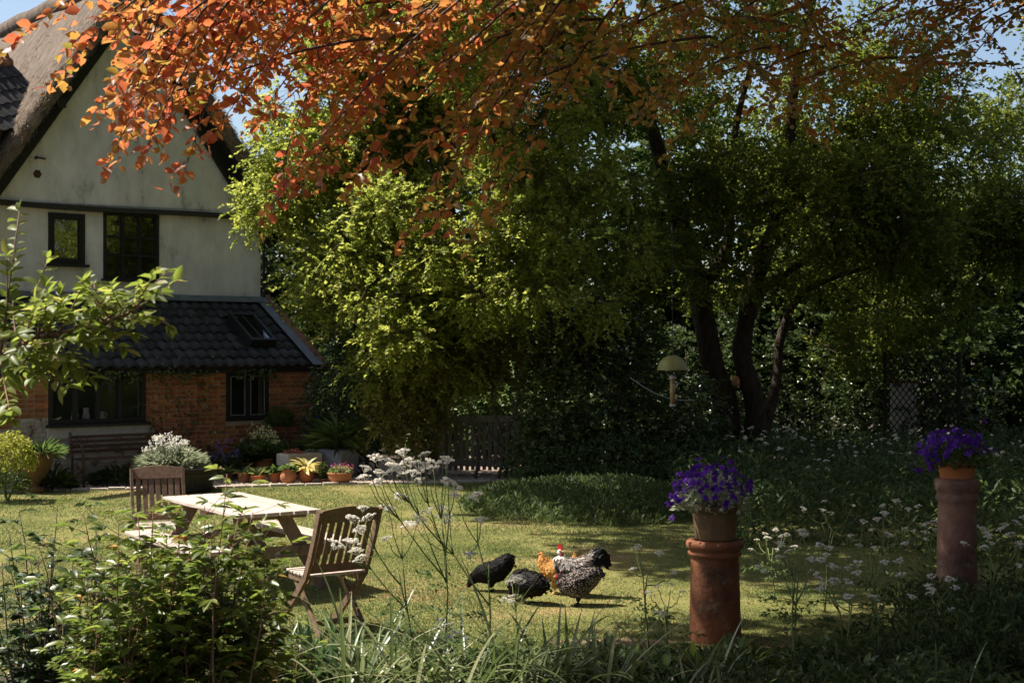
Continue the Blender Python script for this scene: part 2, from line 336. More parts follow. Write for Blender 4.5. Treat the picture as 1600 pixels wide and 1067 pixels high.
def leaf_verts(pos, ax, nr, Ln, Wd, shape='rhomb', fold=.18, curl=.15):
    ax = unit(ax); sd = unit(np.cross(nr, ax)); nr = np.cross(ax, sd)
    Ln = np.broadcast_to(np.asarray(Ln, float), (len(pos),))[:, None]; Wd = np.broadcast_to(np.asarray(Wd, float), (len(pos),))[:, None]/2
    if shape == 'rhomb':
        return np.stack([pos, pos+ax*Ln*.5+sd*Wd+nr*Wd*fold*2, pos+ax*Ln-nr*Ln*curl, pos+ax*Ln*.5-sd*Wd+nr*Wd*fold*2], axis=1)
    if shape == 'blade':
        return np.stack([pos-sd*Wd, pos+sd*Wd, pos+ax*Ln], axis=1)
    c1 = pos+ax*Ln*.33-nr*Ln*curl*.12; c2 = pos+ax*Ln*.70-nr*Ln*curl*.5; tip = pos+ax*Ln-nr*Ln*curl
    up = nr*Wd*fold*2
    return np.stack([pos, c1-sd*Wd*.92+up, c1, c1+sd*Wd*.92+up, c2-sd*Wd*.78+up*.9, c2, c2+sd*Wd*.78+up*.9, tip], axis=1)
def cloud(name, pos, ax, nr, Ln, Wd, tint, mat, parent=None, shape='rhomb', fold=.18, curl=.15, kind=None):
    if parent is not None:
        mi = np.array(L2(parent).inverted())
        pos = pos @ mi[:3, :3].T+mi[:3, 3]; ax = ax @ mi[:3, :3].T; nr = nr @ mi[:3, :3].T
    V = leaf_verts(pos, ax, nr, Ln, Wd, shape, fold, curl)
    if shape == 'oval': me = rows_mesh(name, V, OV_T, tint, mat, OV_Q, True)
    elif shape == 'blade': me = rows_mesh(name, V, [(0, 1, 2)], tint, mat)
    else: me = rows_mesh(name, V, RH_T, tint, mat)
    o = link(name, me, parent)
    if kind: o['kind'] = kind
    return o
def twig_leaves(tp, td, tl, n, upbias=.7, spread=.75):
    """n leaves along every twig, set alternately to both sides"""
    N = len(tp); s = np.tile(np.linspace(.12, 1, n), N)+rng.uniform(-.04, .04, N*n)
    P = np.repeat(tp, n, 0); D = np.repeat(unit(td), n, 0); Ln = np.repeat(np.broadcast_to(tl, (N,)), n)
    side = unit(np.cross(D, np.array([0, 0, 1.0])+.25*rng.normal(size=(N*n, 3))))
    sg = np.tile(np.where(np.arange(n) % 2 == 0, 1, -1), N)[:, None]
    pos = P+D*(s*Ln)[:, None]; pos[:, 2] -= .18*(s**2)*Ln
    ax = unit(D*.65+side*sg*spread+rng.normal(size=(N*n, 3))*.28)
    nr = unit(np.array([0, 0, 1.0])*upbias+rng.normal(size=(N*n, 3))*.55)
    return pos, ax, nr
def lobes_twigs(lobes, n, shell=.45, freq=.55, thr=-.12, droop=.25):
    lob = np.array(lobes, float); w = lob[:, 3]*lob[:, 4]*lob[:, 5]; w = w**.85; w /= w.sum()
    pos = np.empty((0, 3)); dr = np.empty((0, 3))
    while len(pos) < n:
        k = rng.choice(len(lob), n, p=w); d = rand_dir(n); r = rng.uniform(0, 1, n)**shell
        p = lob[k, :3]+d*lob[k, 3:6]*r[:, None]
        keep = np.array([mnoise.noise(Vector(q)*freq)+.6*mnoise.noise(Vector(q)*freq*2.7) > thr for q in p]) & (p[:, 2] > .15)
        o = unit(d/lob[k, 3:6]*lob[k, 3:6].mean()+rng.normal(size=(n, 3))*.5-np.array([0, 0, droop]))
        pos = np.concatenate([pos, p[keep]]); dr = np.concatenate([dr, o[keep]])
    return pos[:n], dr[:n]
def crown(name, parent, lobes, ntw, nl, tl, Ls, mat, shell=.45, freq=.55, thr=-.12, droop=.25, wratio=.6, tint=(.5, .22), kind=None, upb=.7):
    tp, td = lobes_twigs(lobes, ntw, shell, freq, thr, droop)
    tln = rng.uniform(.6, 1.3, ntw)*tl
    pos, ax, nr = twig_leaves(tp, td, tln, nl, upb)
    N = len(pos); Ln = rng.uniform(.7, 1.25, N)*Ls
    t = np.clip(np.repeat(rng.normal(tint[0], tint[1]*.7, ntw), nl)+rng.normal(0, tint[1]*.7, N), 0, 1)
    return cloud(name, pos, ax, nr, Ln, Ln*wratio, t, mat, parent, kind=kind), tp, td, tln
def limb(mb, a, b, r0, r1, n=7, wob=.08, sag=0, seg=8, seed=0):
    a = Vector(a); b = Vector(b); ln = (b-a).length; pts = []; rd = []
    for i in range(seg+1):
        t = i/seg; p = a.lerp(b, t)
        q = Vector((mnoise.noise(Vector((t*2.2, seed, 0))), mnoise.noise(Vector((t*2.2, seed, 7))), mnoise.noise(Vector((t*2.2, seed, 13)))))*wob*ln*math.sin(math.pi*min(1, t+.05))
        p = p+q; p.z -= sag*ln*t*t; pts.append(p); rd.append(r0+(r1-r0)*t**.8)
    mb.tube(pts, rd, n); return pts
def rel(parent, *pts):
    mi = L2(parent).inverted(); return [mi @ Vector(p) for p in pts]

# leaf objects: single leaves as parts, sharing a few meshes
def leaf_variants(name, mat, n=8, wr=.58, curl=.2, fold=.16):
    out = []
    for i in range(n):
        t = np.array([(i+.5)/n]); V = leaf_verts(np.zeros((1, 3)), np.array([[0, 1.0, 0]]), np.array([[0, 0, 1.0]]), 1.0, wr*random.uniform(.88, 1.12), 'oval', fold*random.uniform(.3, 1.7), curl*random.uniform(.2, 1.8))
        out.append(rows_mesh(name, V, OV_T, t, mat, OV_Q, True))
    return out
def leaf_objects(parent, variants, pos, ax, nr, Ln, tint, name='leaf'):
    mi = L2(parent).inverted()
    ax = unit(ax); sd = unit(np.cross(ax, nr)); nn = np.cross(sd, ax)
    for p, a, s, q, ln, t in zip(pos, ax, sd, nn, Ln, tint):
        o = link(name, variants[min(len(variants)-1, int(t*len(variants)))], parent)
        m = Matrix(((s[0], a[0], q[0], 0), (s[1], a[1], q[1], 0), (s[2], a[2], q[2], 0), (0, 0, 0, 1)))
        o.matrix_basis = mi @ Matrix.Translation(Vector(p)) @ m @ Matrix.Scale(float(ln), 4)
def split_near(pos, Ln, count, extra=None):
    """index of the leaves that show largest to the camera and lie in frame"""
    px = 800+pos[:, 0]/pos[:, 1]*FPX; py = HOR-(pos[:, 2]-CAMZ)/pos[:, 1]*FPX
    ok = (px > 5) & (px < 1595) & (py > 5) & (py < 1060)
    score = np.where(ok, Ln/pos[:, 1], 0)
    idx = np.argsort(-score)[:count]; msk = np.zeros(len(pos), bool); msk[idx] = True; msk &= ok
    return msk
# ------------------------------------------------------------------ the setting: ground, lawn, path
def sheet(name, poly, z, mat, kind='structure'):
    mb = MB(); mb.add([(x, y, z) for x, y in poly], [tuple(range(len(poly)))])
    o = mb.build(name, mat); o['kind'] = kind; return o
sheet('ground', [(-400, -60), (400, -60), (400, 900), (-400, 900)], 0, M['soil'])
PE1, PE2 = G(0, 770), G(800, 752)
def path_edge(x):
    return PE1.y+(x-PE1.x)/(PE2.x-PE1.x)*(PE2.y-PE1.y) + .05*math.sin(x*1.7)
xs = np.linspace(-14, 1.2, 40)
sheet('lawn', [(-14, 9.35)]+[(x, 9.35+.15*math.sin(x*2.3)) for x in np.linspace(-13, 13, 40)]+[(13, 17.0), (3, 20.0)]+[(x, path_edge(x)) for x in xs[::-1]], .005, M['lawn'])
sheet('gravel_path', [(x, path_edge(x)+.05) for x in xs]+[(1.6, 27.5), (-1.2, 27.5), (-3.2, 25.6), (-10, 20.6), (-14, 18.5)], .009, M['gravel'])
mb = MB()
ed = [(x, path_edge(x)) for x in np.linspace(-14, 1.2, 60)]
for (x0, y0), (x1, y1) in zip(ed[:-1], ed[1:]):
    h = .035+.012*random.random()
    mb.beam((x0+.012, y0, h/2), (x1-.012, y1, h/2), .085+.02*random.random(), h)
o = mb.build('path_edging', M['edging']); o['kind'] = 'structure'
# pebbles on the path
N = 9000
x = rng.uniform(-9, 1.3, N); yy = np.array([path_edge(q) for q in x])+.06+rng.uniform(0, 1, N)**1.5*1.9
sz = rng.uniform(.008, .022, N)
oc = np.array([[1, 0, 0], [0, 1, 0], [-1, 0, 0], [0, -1, 0], [0, 0, .6], [0, 0, -.6]])
V = np.stack([x, yy, np.full(N, .012)], 1)[:, None, :]+oc[None]*sz[:, None, None]*(1+.35*rng.normal(size=(N, 6, 1)))
me = rows_mesh('gravel_stones', V, [(0, 1, 4), (1, 2, 4), (2, 3, 4), (3, 0, 4)], np.clip(rng.normal(.55, .25, N), 0, 1), M['pebble'])
tag(link('gravel_stones', me), 'small loose pinkish stones on the gravel path', 'gravel', kind='stuff')

M['bare'] = surf('bare_reddish_earth', [(.3, (.15, .095, .055)), (.7, (.27, .185, .11))], 14, .95, .8, 60, bdist=.02)
BP = [(.78, 10.3, .5, .12), (2.1, 10.1, .35, .1)]
for bx_, by_, ra_, rb_ in BP:
    sheet('bare_earth', [(bx_+ra_*math.cos(a_)*(1+.35*mnoise.noise(Vector((math.cos(a_)*1.5, math.sin(a_)*1.5, bx_)))), by_+rb_*math.sin(a_)*(1+.35*mnoise.noise(Vector((math.cos(a_)*1.5, math.sin(a_)*1.5, bx_+5))))) for a_ in np.linspace(0, 6.283, 28, endpoint=False)], .0092, M['bare'])
# grass blades of the lawn
def grass(n, x0, x1, y0, y1, h):
    x = rng.uniform(x0, x1, n); y = y0+(y1-y0)*rng.uniform(0, 1, n)**1.25
    pe = PE1.y+(x-PE1.x)/(PE2.x-PE1.x)*(PE2.y-PE1.y)
    fx = np.abs(x)/y < .42
    k = (y < pe-.04) & fx & (y > 9.3); x, y = x[k], y[k]
    patch = np.array([mnoise.noise(Vector((a*.55, b*.55, 3.1)))+.5*mnoise.noise(Vector((a*1.9, b*1.9, 5))) for a, b in zip(x[:len(x)], y)])
    keep = rng.uniform(0, 1, len(x)) < np.clip(.95-.9*np.maximum(patch-.12, 0)*1.8, .25, 1)
    for bx_, by_, ra_, rb_ in BP:
        e_ = ((x-bx_)/ra_)**2+((y-by_)/rb_)**2
        keep &= ~((e_ < 1.15) & (rng.uniform(0, 1, len(x)) > .3+.55*np.clip(e_, 0, 1)**2))
    x, y, patch = x[keep], y[keep], patch[keep]; m = len(x)
    pos = np.stack([x, y, np.full(m, .004)], 1)
    ax = unit(np.stack([rng.normal(0, .55, m), rng.normal(0, .55, m), np.ones(m)], 1))
    nr = unit(np.stack([rng.normal(0, 1, m), rng.normal(0, 1, m), np.zeros(m)+.01], 1))
    Ln = h*rng.uniform(.5, 1.4, m)*(1-.35*np.clip(patch, 0, 1)); clov = np.array([mnoise.noise(Vector((a*1.1, b*1.6, 9.0)))+.6*mnoise.noise(Vector((a*4.2, b*5, 2.0))) for a, b in zip(x, y)])
    Ln *= 1+.5*np.clip(clov, -.4, 1); t = np.clip(.38+.55*patch-.42*np.clip(clov-.12, 0, 1)+rng.normal(0, .14, m), 0, 1)
    return pos, ax, nr, Ln, t
parts = [grass(300000, -5, 5.5, 9.3, 15, .021), grass(200000, -8, 7, 15, 22.6, .024)]
P_, A_, N_, Ln_, T_ = [np.concatenate(q) for q in zip(*parts)]
o = cloud('grass', P_, A_, N_, Ln_, .0045+.0003*P_[:, 1], T_, M['lf_grass'], None, 'blade')
tag(o, 'short mown sunlit grass blades of the lawn', 'grass', kind='stuff')

n_ = 130; fx_ = rng.uniform(-3.5, 4.5, n_); fy_ = rng.uniform(9.7, 16, n_)
tag(cloud('fallen_leaves', np.stack([fx_, fy_, rng.uniform(.018, .03, n_)], 1), unit(np.stack([rng.normal(size=n_), rng.normal(size=n_), rng.normal(0, .25, n_)], 1)), unit(np.stack([rng.normal(0, .3, n_), rng.normal(0, .3, n_), np.ones(n_)], 1)), rng.uniform(.025, .055, n_), .028, rng.uniform(0, 1, n_), M['lf_fallen'], None, 'oval'), 'few dry brown fallen leaves scattered on the lawn', 'fallen leaves', kind='stuff')
# ------------------------------------------------------------------ the cottage
HC = Vector((-3.43, 25.0, 0)); HR = R(220); GB = -1.85
cott = thing('cottage', 'white gabled thatched cottage with black windows and brick lean-to', 'house', HC, HR)
def prism_y(mb, poly, y0, y1):
    return mb.prism([(t, y0, z) for t, z in poly], (0, y1-y0, 0))
AT, AZ = 2.76, 8.0; SL, SR = 1.45, 1.35
def zl(t): return AZ-(t-AT)*SL
def zr(t): return AZ-(AT-t)*SR
# gable: wall with real openings for the two windows (built from panels round the openings)
W1 = (3.46, 4.10, 3.52, 4.38); W2 = (2.10, 3.13, 3.30, 4.45)
BZ = 4.50
def wallpieces(t0, t1, z0, z1, holes):
    ts = sorted({t0, t1, *[h[0] for h in holes], *[h[1] for h in holes]}); out = []
    for a, b in zip(ts[:-1], ts[1:]):
        hs = sorted([h for h in holes if h[0] < (a+b)/2 < h[1]], key=lambda h: h[2]); z = z0
        for h in hs:
            if h[2] > z: out.append((a, b, z, h[2]))
            z = h[3]
        if z < z1: out.append((a, b, z, z1))
    return out
mb = MB()
for a, b, z0, z1 in wallpieces(.06, 6.6, 0, BZ, [W1, W2]):
    mb.box(((a+b)/2, GB-.15, (z0+z1)/2), (b-a, .3, z1-z0))
mb.box((.06+.14, GB-4.3, 2.2), (.28, 8.0, 4.4)); mb.box((6.46, GB-4.3, 2.2), (.28, 8.0, 4.4))
wall = mb.build('gable_wall', M['render'], cott)
mb = MB(); prism_y(mb, [(-.05, BZ), (6.0, BZ), (5.2, zl(5.2)), (AT, AZ), (.25, zr(.25))], GB+.035, GB-.27)
mb.build('gable_upper_wall', M['render'], cott)
mb = MB(); N = 24
for i in range(N):
    a = -.06+(6.1)*i/N; b = -.06+6.1*(i+1)/N
    mb.beam((a, GB+.06, BZ-.01+.018*math.sin(a*1.3)), (b, GB+.06, BZ-.01+.018*math.sin(b*1.3)), .09, .085)
mb.build('timber_band', M['band'], cott)
mb = MB(); mb.box((4.25, GB+.05, 5.27), (.17, .03, .022), Matrix.Rotation(R(-6), 3, 'Y')); mb.box((4.33, GB+.06, 5.265), (.03, .05, .04)); mb.build('wall_hook', M['black'], cott)
mb = MB(); mb.lathe([(.0, .04), (.055, .035), (.075, 0)], 6); o = mb.build('tie_plate', M['rustic'], cott); o.location = (4.30, GB+.04, 5.0); o.rotation_euler = (R(-90), 0, 0)
mb = MB(); mb.beam((4.0, GB-.1, 6.18), (4.0, GB+.32, 6.18), .17, .15); mb.build('purlin_end', M['black_wood'], cott, bevel=.01)
mb = MB(); mb.tube([(.02, GB+.05, 4.35), (.02, GB+.05, 3.0)], .03, 8); mb.build('downpipe', M['black'], cott)

def window(parent, box, y, grid, name='window', pane='glass_up', depth=.10, fr=.065, bar=.035, rails=None, sill=True):
    t0, t1, z0, z1 = box
    mb = MB()
    mb.box(((t0+t1)/2, y, z1-fr/2), (t1-t0, depth, fr)); mb.box(((t0+t1)/2, y, z0+fr/2), (t1-t0, depth, fr))
    mb.box((t0+fr/2, y, (z0+z1)/2), (fr, depth, z1-z0-2*fr)); mb.box((t1-fr/2, y, (z0+z1)/2), (fr, depth, z1-z0-2*fr))
    f = mb.build(name, M['black_wood'], parent, bevel=.006)
    nx = grid; it0, it1, iz0, iz1 = t0+fr, t1-fr, z0+fr, z1-fr
    zs = [iz0]+(rails or [])+[iz1]
    for i in range(1, nx):
        x = it0+(it1-it0)*i/nx
        mb = MB(); mb.box((x, y+.002, (iz0+iz1)/2), (bar, depth*.8, iz1-iz0)); mb.build('mullion', M['black_wood'], f)
    for z in (rails or []):
        mb = MB(); mb.box(((it0+it1)/2, y-.001, z), (it1-it0, depth*.7, bar)); mb.build('transom', M['black_wood'], f)
    for i in range(nx):
        for j in range(len(zs)-1):
            a = it0+(it1-it0)*i/nx+(bar/2 if i else 0); b = it0+(it1-it0)*(i+1)/nx-(bar/2 if i < nx-1 else 0)
            c = zs[j]+(bar/2 if j else 0); d = zs[j+1]-(bar/2 if j < len(zs)-2 else 0)
            mb = MB(); mb.box((0, 0, 0), (b-a, .006, d-c)); o = mb.build('pane', M[pane], f, loc=((a+b)/2, y-.01, (c+d)/2))
            o.rotation_euler = (R(random.uniform(-.8, .8)), 0, R(random.uniform(-.8, .8)))
    if sill:
        mb = MB(); mb.box(((t0+t1)/2, y+.05, z0-.022), (t1-t0+.08, depth+.1, .045)); mb.build('sill', M['black_wood'], f, bevel=.006)
    return f
window(cott, (W1[0]+.003, W1[1]-.003, W1[2]+.003, W1[3]-.003), GB-.02, 1, fr=.10)
window(cott, (W2[0]+.003, W2[1]-.003, W2[2]+.003, W2[3]-.003), GB-.02, 3, fr=.05, bar=.045, rails=[3.72, 4.03])
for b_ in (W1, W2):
    mb = MB(); mb.box(((b_[0]+b_[1])/2, GB-.34, (b_[2]+b_[3])/2), (b_[1]-b_[0]+.2, .04, b_[3]-b_[2]+.2)); mb.build('unlit_room_panel', M['room'], cott)

# thatched roof: two thick slabs with rounded verge, straw ends on the visible side
def thatch_side(sgn, slope, run):
    dn = Vector((sgn, 0, -slope)).normalized(); up = Vector((sgn*slope, 0, 1)).normalized()
    mb = MB(); ys = [GB+.48, GB+.50, GB+.44, GB+.30]+[GB-.2-i*.5 for i in range(14)]
    hs = [.12, .26, .36, .40]+[.42]*14
    nS = 26; ln = run*math.sqrt(1+slope*slope); vs = []; K = len(ys)
    for i in range(nS+1):
        s = ln*i/nS
        base = Vector((AT, 0, AZ))+dn*s
        for j, (y, h) in enumerate(zip(ys, hs)):
            w = .045*mnoise.noise(Vector((s*1.6, y*1.6, sgn)))+.02*mnoise.noise(Vector((s*6, y*6, sgn)))
            p = base+up*(h+w); vs.append((p.x, y+.04*mnoise.noise(Vector((s*2.3, 5, sgn))), p.z))
    fs = [(i*K+j, i*K+j+1, (i+1)*K+j+1, (i+1)*K+j) for i in range(nS) for j in range(K-1)]
    b0 = len(vs)
    for i in range(nS+1):
        s = ln*i/nS; base = Vector((AT, 0, AZ))+dn*s+up*.10
        vs.append((base.x, GB+.44, base.z)); vs.append((base.x, GB-6.7, base.z))
    for i in range(nS):
        fs.append((i*K, (i+1)*K, b0+2*(i+1), b0+2*i)); fs.append((b0+2*i, b0+2*(i+1), b0+2*(i+1)+1, b0+2*i+1))
    mb.add(vs, fs); return mb, dn, up, ln
Mc = L2(cott)
for sgn, slope, run in ((1, SL, 3.6), (-1, SR, 2.95)):
    mb, dn, up, ln = thatch_side(sgn, slope, run)
    o = mb.build('thatch_slope', M['thatch'], cott, smooth=True)
    n = 16000
    s = rng.uniform(0, ln, n); y = np.where(rng.uniform(0, 1, n) < .45, GB+.40+rng.uniform(-.06, .12, n), GB+.42-rng.uniform(0, 1, n)**1.4*6.5)
    edge = y > GB+.32
    h = np.where(edge, rng.uniform(.10, .40, n), .43)
    p = np.array([AT, 0, AZ])[None]+np.array(dn)[None]*s[:, None]+np.array(up)[None]*(h-.02)[:, None]; p[:, 1] = y
    axl = unit(np.array(dn)[None]*1.0+np.array([0, 1, 0])[None]*np.where(edge, .9, .05)[:, None]+np.array(up)[None]*.10+rng.normal(size=(n, 3))*.16)
    nrl = unit(np.array(up)[None]+rng.normal(size=(n, 3))*.5)
    V = leaf_verts(p, axl, nrl, rng.uniform(.05, .13, n), .010, 'blade')
    me = rows_mesh('straw', V, [(0, 1, 2)], np.clip(rng.normal(.5, .25, n), 0, 1), M['straw'])
    q = link('straw', me, o); q['kind'] = 'stuff'
    # barge boards under the thatch
    mb = MB(); a = Vector((AT, GB+.10, AZ+.02)); b = a+dn*ln
    mb.beam(a+up*-.03, b+up*-.03, .06, .24, up); mb.build('bargeboard', M['black_wood'], cott, bevel=.008)
    mb = MB(); mb.beam(a+up*.10+Vector((0, .16, 0)), b+up*.10+Vector((0, .16, 0)), .26, .05, up); mb.build('soffit_board', M['black_wood'], cott)
mb = MB(); mb.tube([(AT, GB+.5-i*.5, AZ+.52+.02*math.sin(i*2)) for i in range(15)], [.20]*15, 10); mb.build('thatch_ridge', M['thatch'], cott, smooth=True)
# neighbouring wing with black tiles and toothed clay ridge, seen at the left edge
wing = thing('tiled_wing', 'black tiled roof wing with toothed clay ridge tiles at far left', 'roof', (0, 0, 0))
rp = W(-150, 118, 22.2); rq = W(14, 96, 24.2)
dv = (rq-rp); fall = Vector((.45, -.75, -1.0)).normalized()
mb = MB(); mb.prism([rp, rq, rq+fall*1.2, rp+fall*3.4], Vector((-.1, .2, -.2))); mb.build('roof_slope', M['tile'], wing)
for i in range(16):
    p = rp.lerp(rq, (i+.5)/16); mb = MB(); w = dv.normalized()
    mb.prism([p-w*.09, p+w*.09, p+Vector((0, 0, .19))], Vector((.03, -.04, 0))); mb.build('ridge_tooth', M['clay_tile'], wing)
mb = MB(); mb.tube([rp+Vector((0, 0, -.02)), rq+Vector((0, 0, -.02))], .10, 10); mb.build('ridge_tile', M['clay_tile'], wing)
nr_ = dv.cross(fall).normalized()
if nr_.z < 0: nr_ = -nr_
tm = MB(); tm.prism([(-.10, 0, .012), (-.04, 0, .0), (.05, 0, .035), (.10, 0, .02), (.10, 0, .005), (-.10, 0, -.005)], (0, .30, 0)); tme = tm.mesh('roof_tile', M['tile'])
wx = dv.normalized(); wy = -(fall-wx*fall.dot(wx)).normalized(); wz = wx.cross(wy)
if wz.z < 0: wx = -wx; wz = wx.cross(wy)
for r_ in range(5):
    for c_ in range(12):
        p = rq-dv.normalized()*(.12+.2*c_)-wy*(.36+.26*r_)+wz*(.02+.0*r_)
        if r_ > 1 and c_ < r_-1: continue
        o = link('roof_tile', tme, wing); o.matrix_basis = Matrix.Translation(p) @ Matrix((wx, wy, wz)).transposed().to_4x4() @ Matrix.Rotation(R(-4), 4, 'X')

# lean-to: brick wall, brick by brick
LE = 1.80                      # eaves height
WB = (3.23, 4.84, .93, 1.77); WS = (.97, 1.79, .88, 1.73)
mb = MB()
for a, b, z0, z1 in wallpieces(0, 6.6, 0, LE-.02, [WB, WS]):
    mb.box(((a+b)/2, -.1065, (z0+z1)/2), (b-a, .22, z1-z0))
mb.box((.11, -.95, .9), (.22, 1.4, 1.8))
lw = mb.build('lean_to_wall', M['mortar'], cott)
def brick_mesh(l, nm='brick'):
    bm = bmesh.new(); bmesh.ops.create_cube(bm, size=1)
    for v in bm.verts: v.co = Vector((v.co.x*l, v.co.y*.09, v.co.z*.064))
    bmesh.ops.bevel(bm, geom=list(bm.edges), offset=.006, segments=1, affect='EDGES')
    me = bpy.data.meshes.new(nm); bm.to_mesh(me); bm.free(); me.materials.append(M['brick']); return me
bms = {k: brick_mesh(k) for k in (.213, .101)}
cells = []
zc = 0
for c in range(24):
    z = .037+c*.0745
    x = -.01 if c % 2 else -.06
    k = c % 2
    while x < 5.8:
        l = .213 if (k % 3 or random.random() < .3) else .101
        k += 1
        a, b = max(x, 0), x+l
        hit = [h for h in (WB, WS) if z > h[2]-.05 and z < h[3]+.02 and b > h[0] and a < h[1]]
        if hit:
            h = hit[0]
            if h[0]-x > .07: cells.append((x, h[0], z))
            x = h[1]+.004; continue
        if b-a > .05: cells.append((a, b, z))
        x += l+.0115
white = lambda t, z: (3.15 < t < 4.95 and z < .90) or (t >= 4.85 and z < 1.0+.12*math.sin(t*9))
vis = [c for c in cells if c[2] > .52 and not white((c[0]+c[1])/2, c[2])]
vis.sort(key=lambda c: -c[2]); par = set(id(c) for c in vis[:300])
rest = MB(); restw = MB()
for c in cells:
    a, b, z = c; t = (a+b)/2; l = b-a; proud = random.uniform(-.002, .004)
    if id(c) in par:
        key = .213 if l > .15 else .101
        o = link('brick', bms[key], lw, (t, -.055+proud+.02, z)); o.scale = (l/key, 1, random.uniform(.95, 1.03))
        o.rotation_euler = (0, R(random.uniform(-.6, .6)), 0)
    else:
        (restw if white(t, z) else rest).box((t, -.055+proud+.02, z), (l, .09, .064))
o = rest.build('brickwork', M['brick'], lw); o['kind'] = 'stuff'
o = restw.build('whitewashed_brickwork', M['whitewash'], lw); o['kind'] = 'stuff'
mb = MB(); mb.box((4.03, .002, .80), (1.66, .045, .17)); mb.build('rendered_panel', surf('cream_render', [(.32, (.30, .25, .19)), (.42, (.46, .42, .35)), (.7, (.55, .51, .44))], 6, .95, .5, 40), lw, bevel=.01)
window(cott, (WB[0]+.004, WB[1]-.004, WB[2], WB[3]), -.03, 4, pane='glass', fr=.07, bar=.06)
window(cott, (WS[0]+.004, WS[1]-.004, WS[2], WS[3]), -.03, 2, pane='glass', fr=.075, bar=.075, sill=False)
mb = MB()
for s_ in (0, 1):
    t0 = WS[0]+.09+s_*.375; t1 = t0+.26; z0, z1 = WS[2]+.10, WS[3]-.10
    for a, b in (((t0, z0), (t1, z0)), ((t1, z0), (t1, z1)), ((t1, z1), (t0, z1)), ((t0, z1), (t0, z0))):
        mb.tube([(a[0], .012, a[1]), (b[0], .012, b[1])], .006, 5)
mb.build('casement_trim', M['grey_stone'], cott)
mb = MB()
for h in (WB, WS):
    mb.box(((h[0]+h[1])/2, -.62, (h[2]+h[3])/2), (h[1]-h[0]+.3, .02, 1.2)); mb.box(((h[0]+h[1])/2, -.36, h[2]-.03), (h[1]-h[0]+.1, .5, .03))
mb.build('unlit_room_panel', M['room'], cott)
mb = MB(); mb.beam((-.12, .06, LE-.05), (6.5, .06, LE-.05), .09, .11); mb.build('eaves_board', M['black_wood'], cott)
# pantiled lean-to roof
e0 = Vector((0, .15, LE+.0)); e1 = Vector((0, GB+.01, 2.99)); sv = (e1-e0); sl = sv.length; sv.normalize(); nv = Vector((0, -sv.z, sv.y)); nv = nv if nv.z > 0 else -nv
mb = MB(); mb.prism([e0+Vector((-.10, 0, 0)), e0+Vector((6.5, 0, 0)), e1+Vector((6.5, 0, 0)), e1+Vector((-.10, 0, 0))], -nv*.04)
lr = mb.build('lean_to_roof', M['black_wood'], cott)
def pantile():
    mb = MB(); n = 9; w = .215; L_ = .34; vs = []
    for yy in (0, L_):
        for k in range(n):
            x = -w/2+w*k/(n-1); z = .02*math.sin((k/(n-1))*2*math.pi-1.2)+.02
            for th in (0, -.016): vs.append((x, yy, z+th))
    fs = []
    for k in range(n-1):
        a = 2*k; b = 2*(k+1); o = 2*n
        fs += [(a, b, b+o, a+o), (a+1, a+1+o, b+1+o, b+1), (a, a+1, b+1, b), (a+o, b+o, b+1+o, a+1+o)]
    fs += [(0, 2*n, 2*n+1, 1), (2*n-2, 2*n-1, 4*n-1, 4*n-2)]
    mb.add(vs, fs); return mb.mesh('roof_tile', M['tile'], True)
pm = pantile(); rows = 8; gauge = (sl-.12)/rows
SK = (.62, 1.12, .62, 1.56)      # skylight on the slope: t0,t1,s0,s1
Bs = Matrix((Vector((1, 0, 0)), sv, nv)).transposed()
if Bs.determinant() < 0: Bs = Matrix((Vector((-1, 0, 0)), sv, nv)).transposed()
for r_ in range(rows):
    for c_ in range(30):
        t = .30+.2*c_; s = r_*gauge-.03
        if t > 6.3: continue
        if SK[0]-.05 < t < SK[1]+.05 and s+.30 > SK[2] and s+.1 < SK[3]: continue
        p = e0+Vector((t, 0, 0))+sv*s+nv*.018
        o = link('roof_tile', pm, lr)
        o.matrix_basis = Matrix.Translation(p+Vector((random.uniform(-.006, .006), 0, 0))+nv*random.uniform(-.004, .006)) @ Bs.to_4x4() @ Matrix.Rotation(R(-3.6+random.uniform(-.8, .8)), 4, 'X') @ Matrix.Rotation(R(random.uniform(-1.2, 1.2)), 4, 'Z')
mb = MB(); mb.beam(e1-sv*.10+nv*.07+Vector((-.1, 0, 0)), e1-sv*.10+nv*.07+Vector((6.5, 0, 0)), .20, .012, nv); mb.beam(e0+Vector((.10, 0, 0))+nv*.055-sv*.05, e1+Vector((.10, 0, 0))+nv*.055, .20, .012, nv)
mb.build('lead_flashing', M['lead'], lr)
mb = MB(); mb.lathe([(.085, 0), (.10, .30)], 8); vm = mb.mesh('verge_tile', M['clay_tile'], True)
for i in range(9):
    p = e0+Vector((-.06, 0, 0))+sv*(-.08+.27*i)+nv*(.01+.01*random.random())
    o = link('verge_tile', vm, lr); o.matrix_basis = Matrix.Translation(p) @ sv.to_track_quat('Z', 'Y').to_matrix().to_4x4() @ Matrix.Rotation(R(180), 4, 'X') @ Matrix.Translation((0, 0, -.3))
def slopebox(t0, t1, s0, s1, h0, h1):
    c = e0+Vector(((t0+t1)/2, 0, 0))+sv*((s0+s1)/2)+nv*((h0+h1)/2)
    return c, (t1-t0, s1-s0, h1-h0)
f = None; mb = MB()
for q in ((SK[0], SK[0]+.05, SK[2], SK[3]), (SK[1]-.05, SK[1], SK[2], SK[3]), (SK[0]+.05, SK[1]-.05, SK[2], SK[2]+.06), (SK[0]+.05, SK[1]-.05, SK[3]-.06, SK[3])):
    c, s = slopebox(*q, 0, .16); mb.box(c, s, Bs)
sk = mb.build('skylight', M['black_wood'], lr)
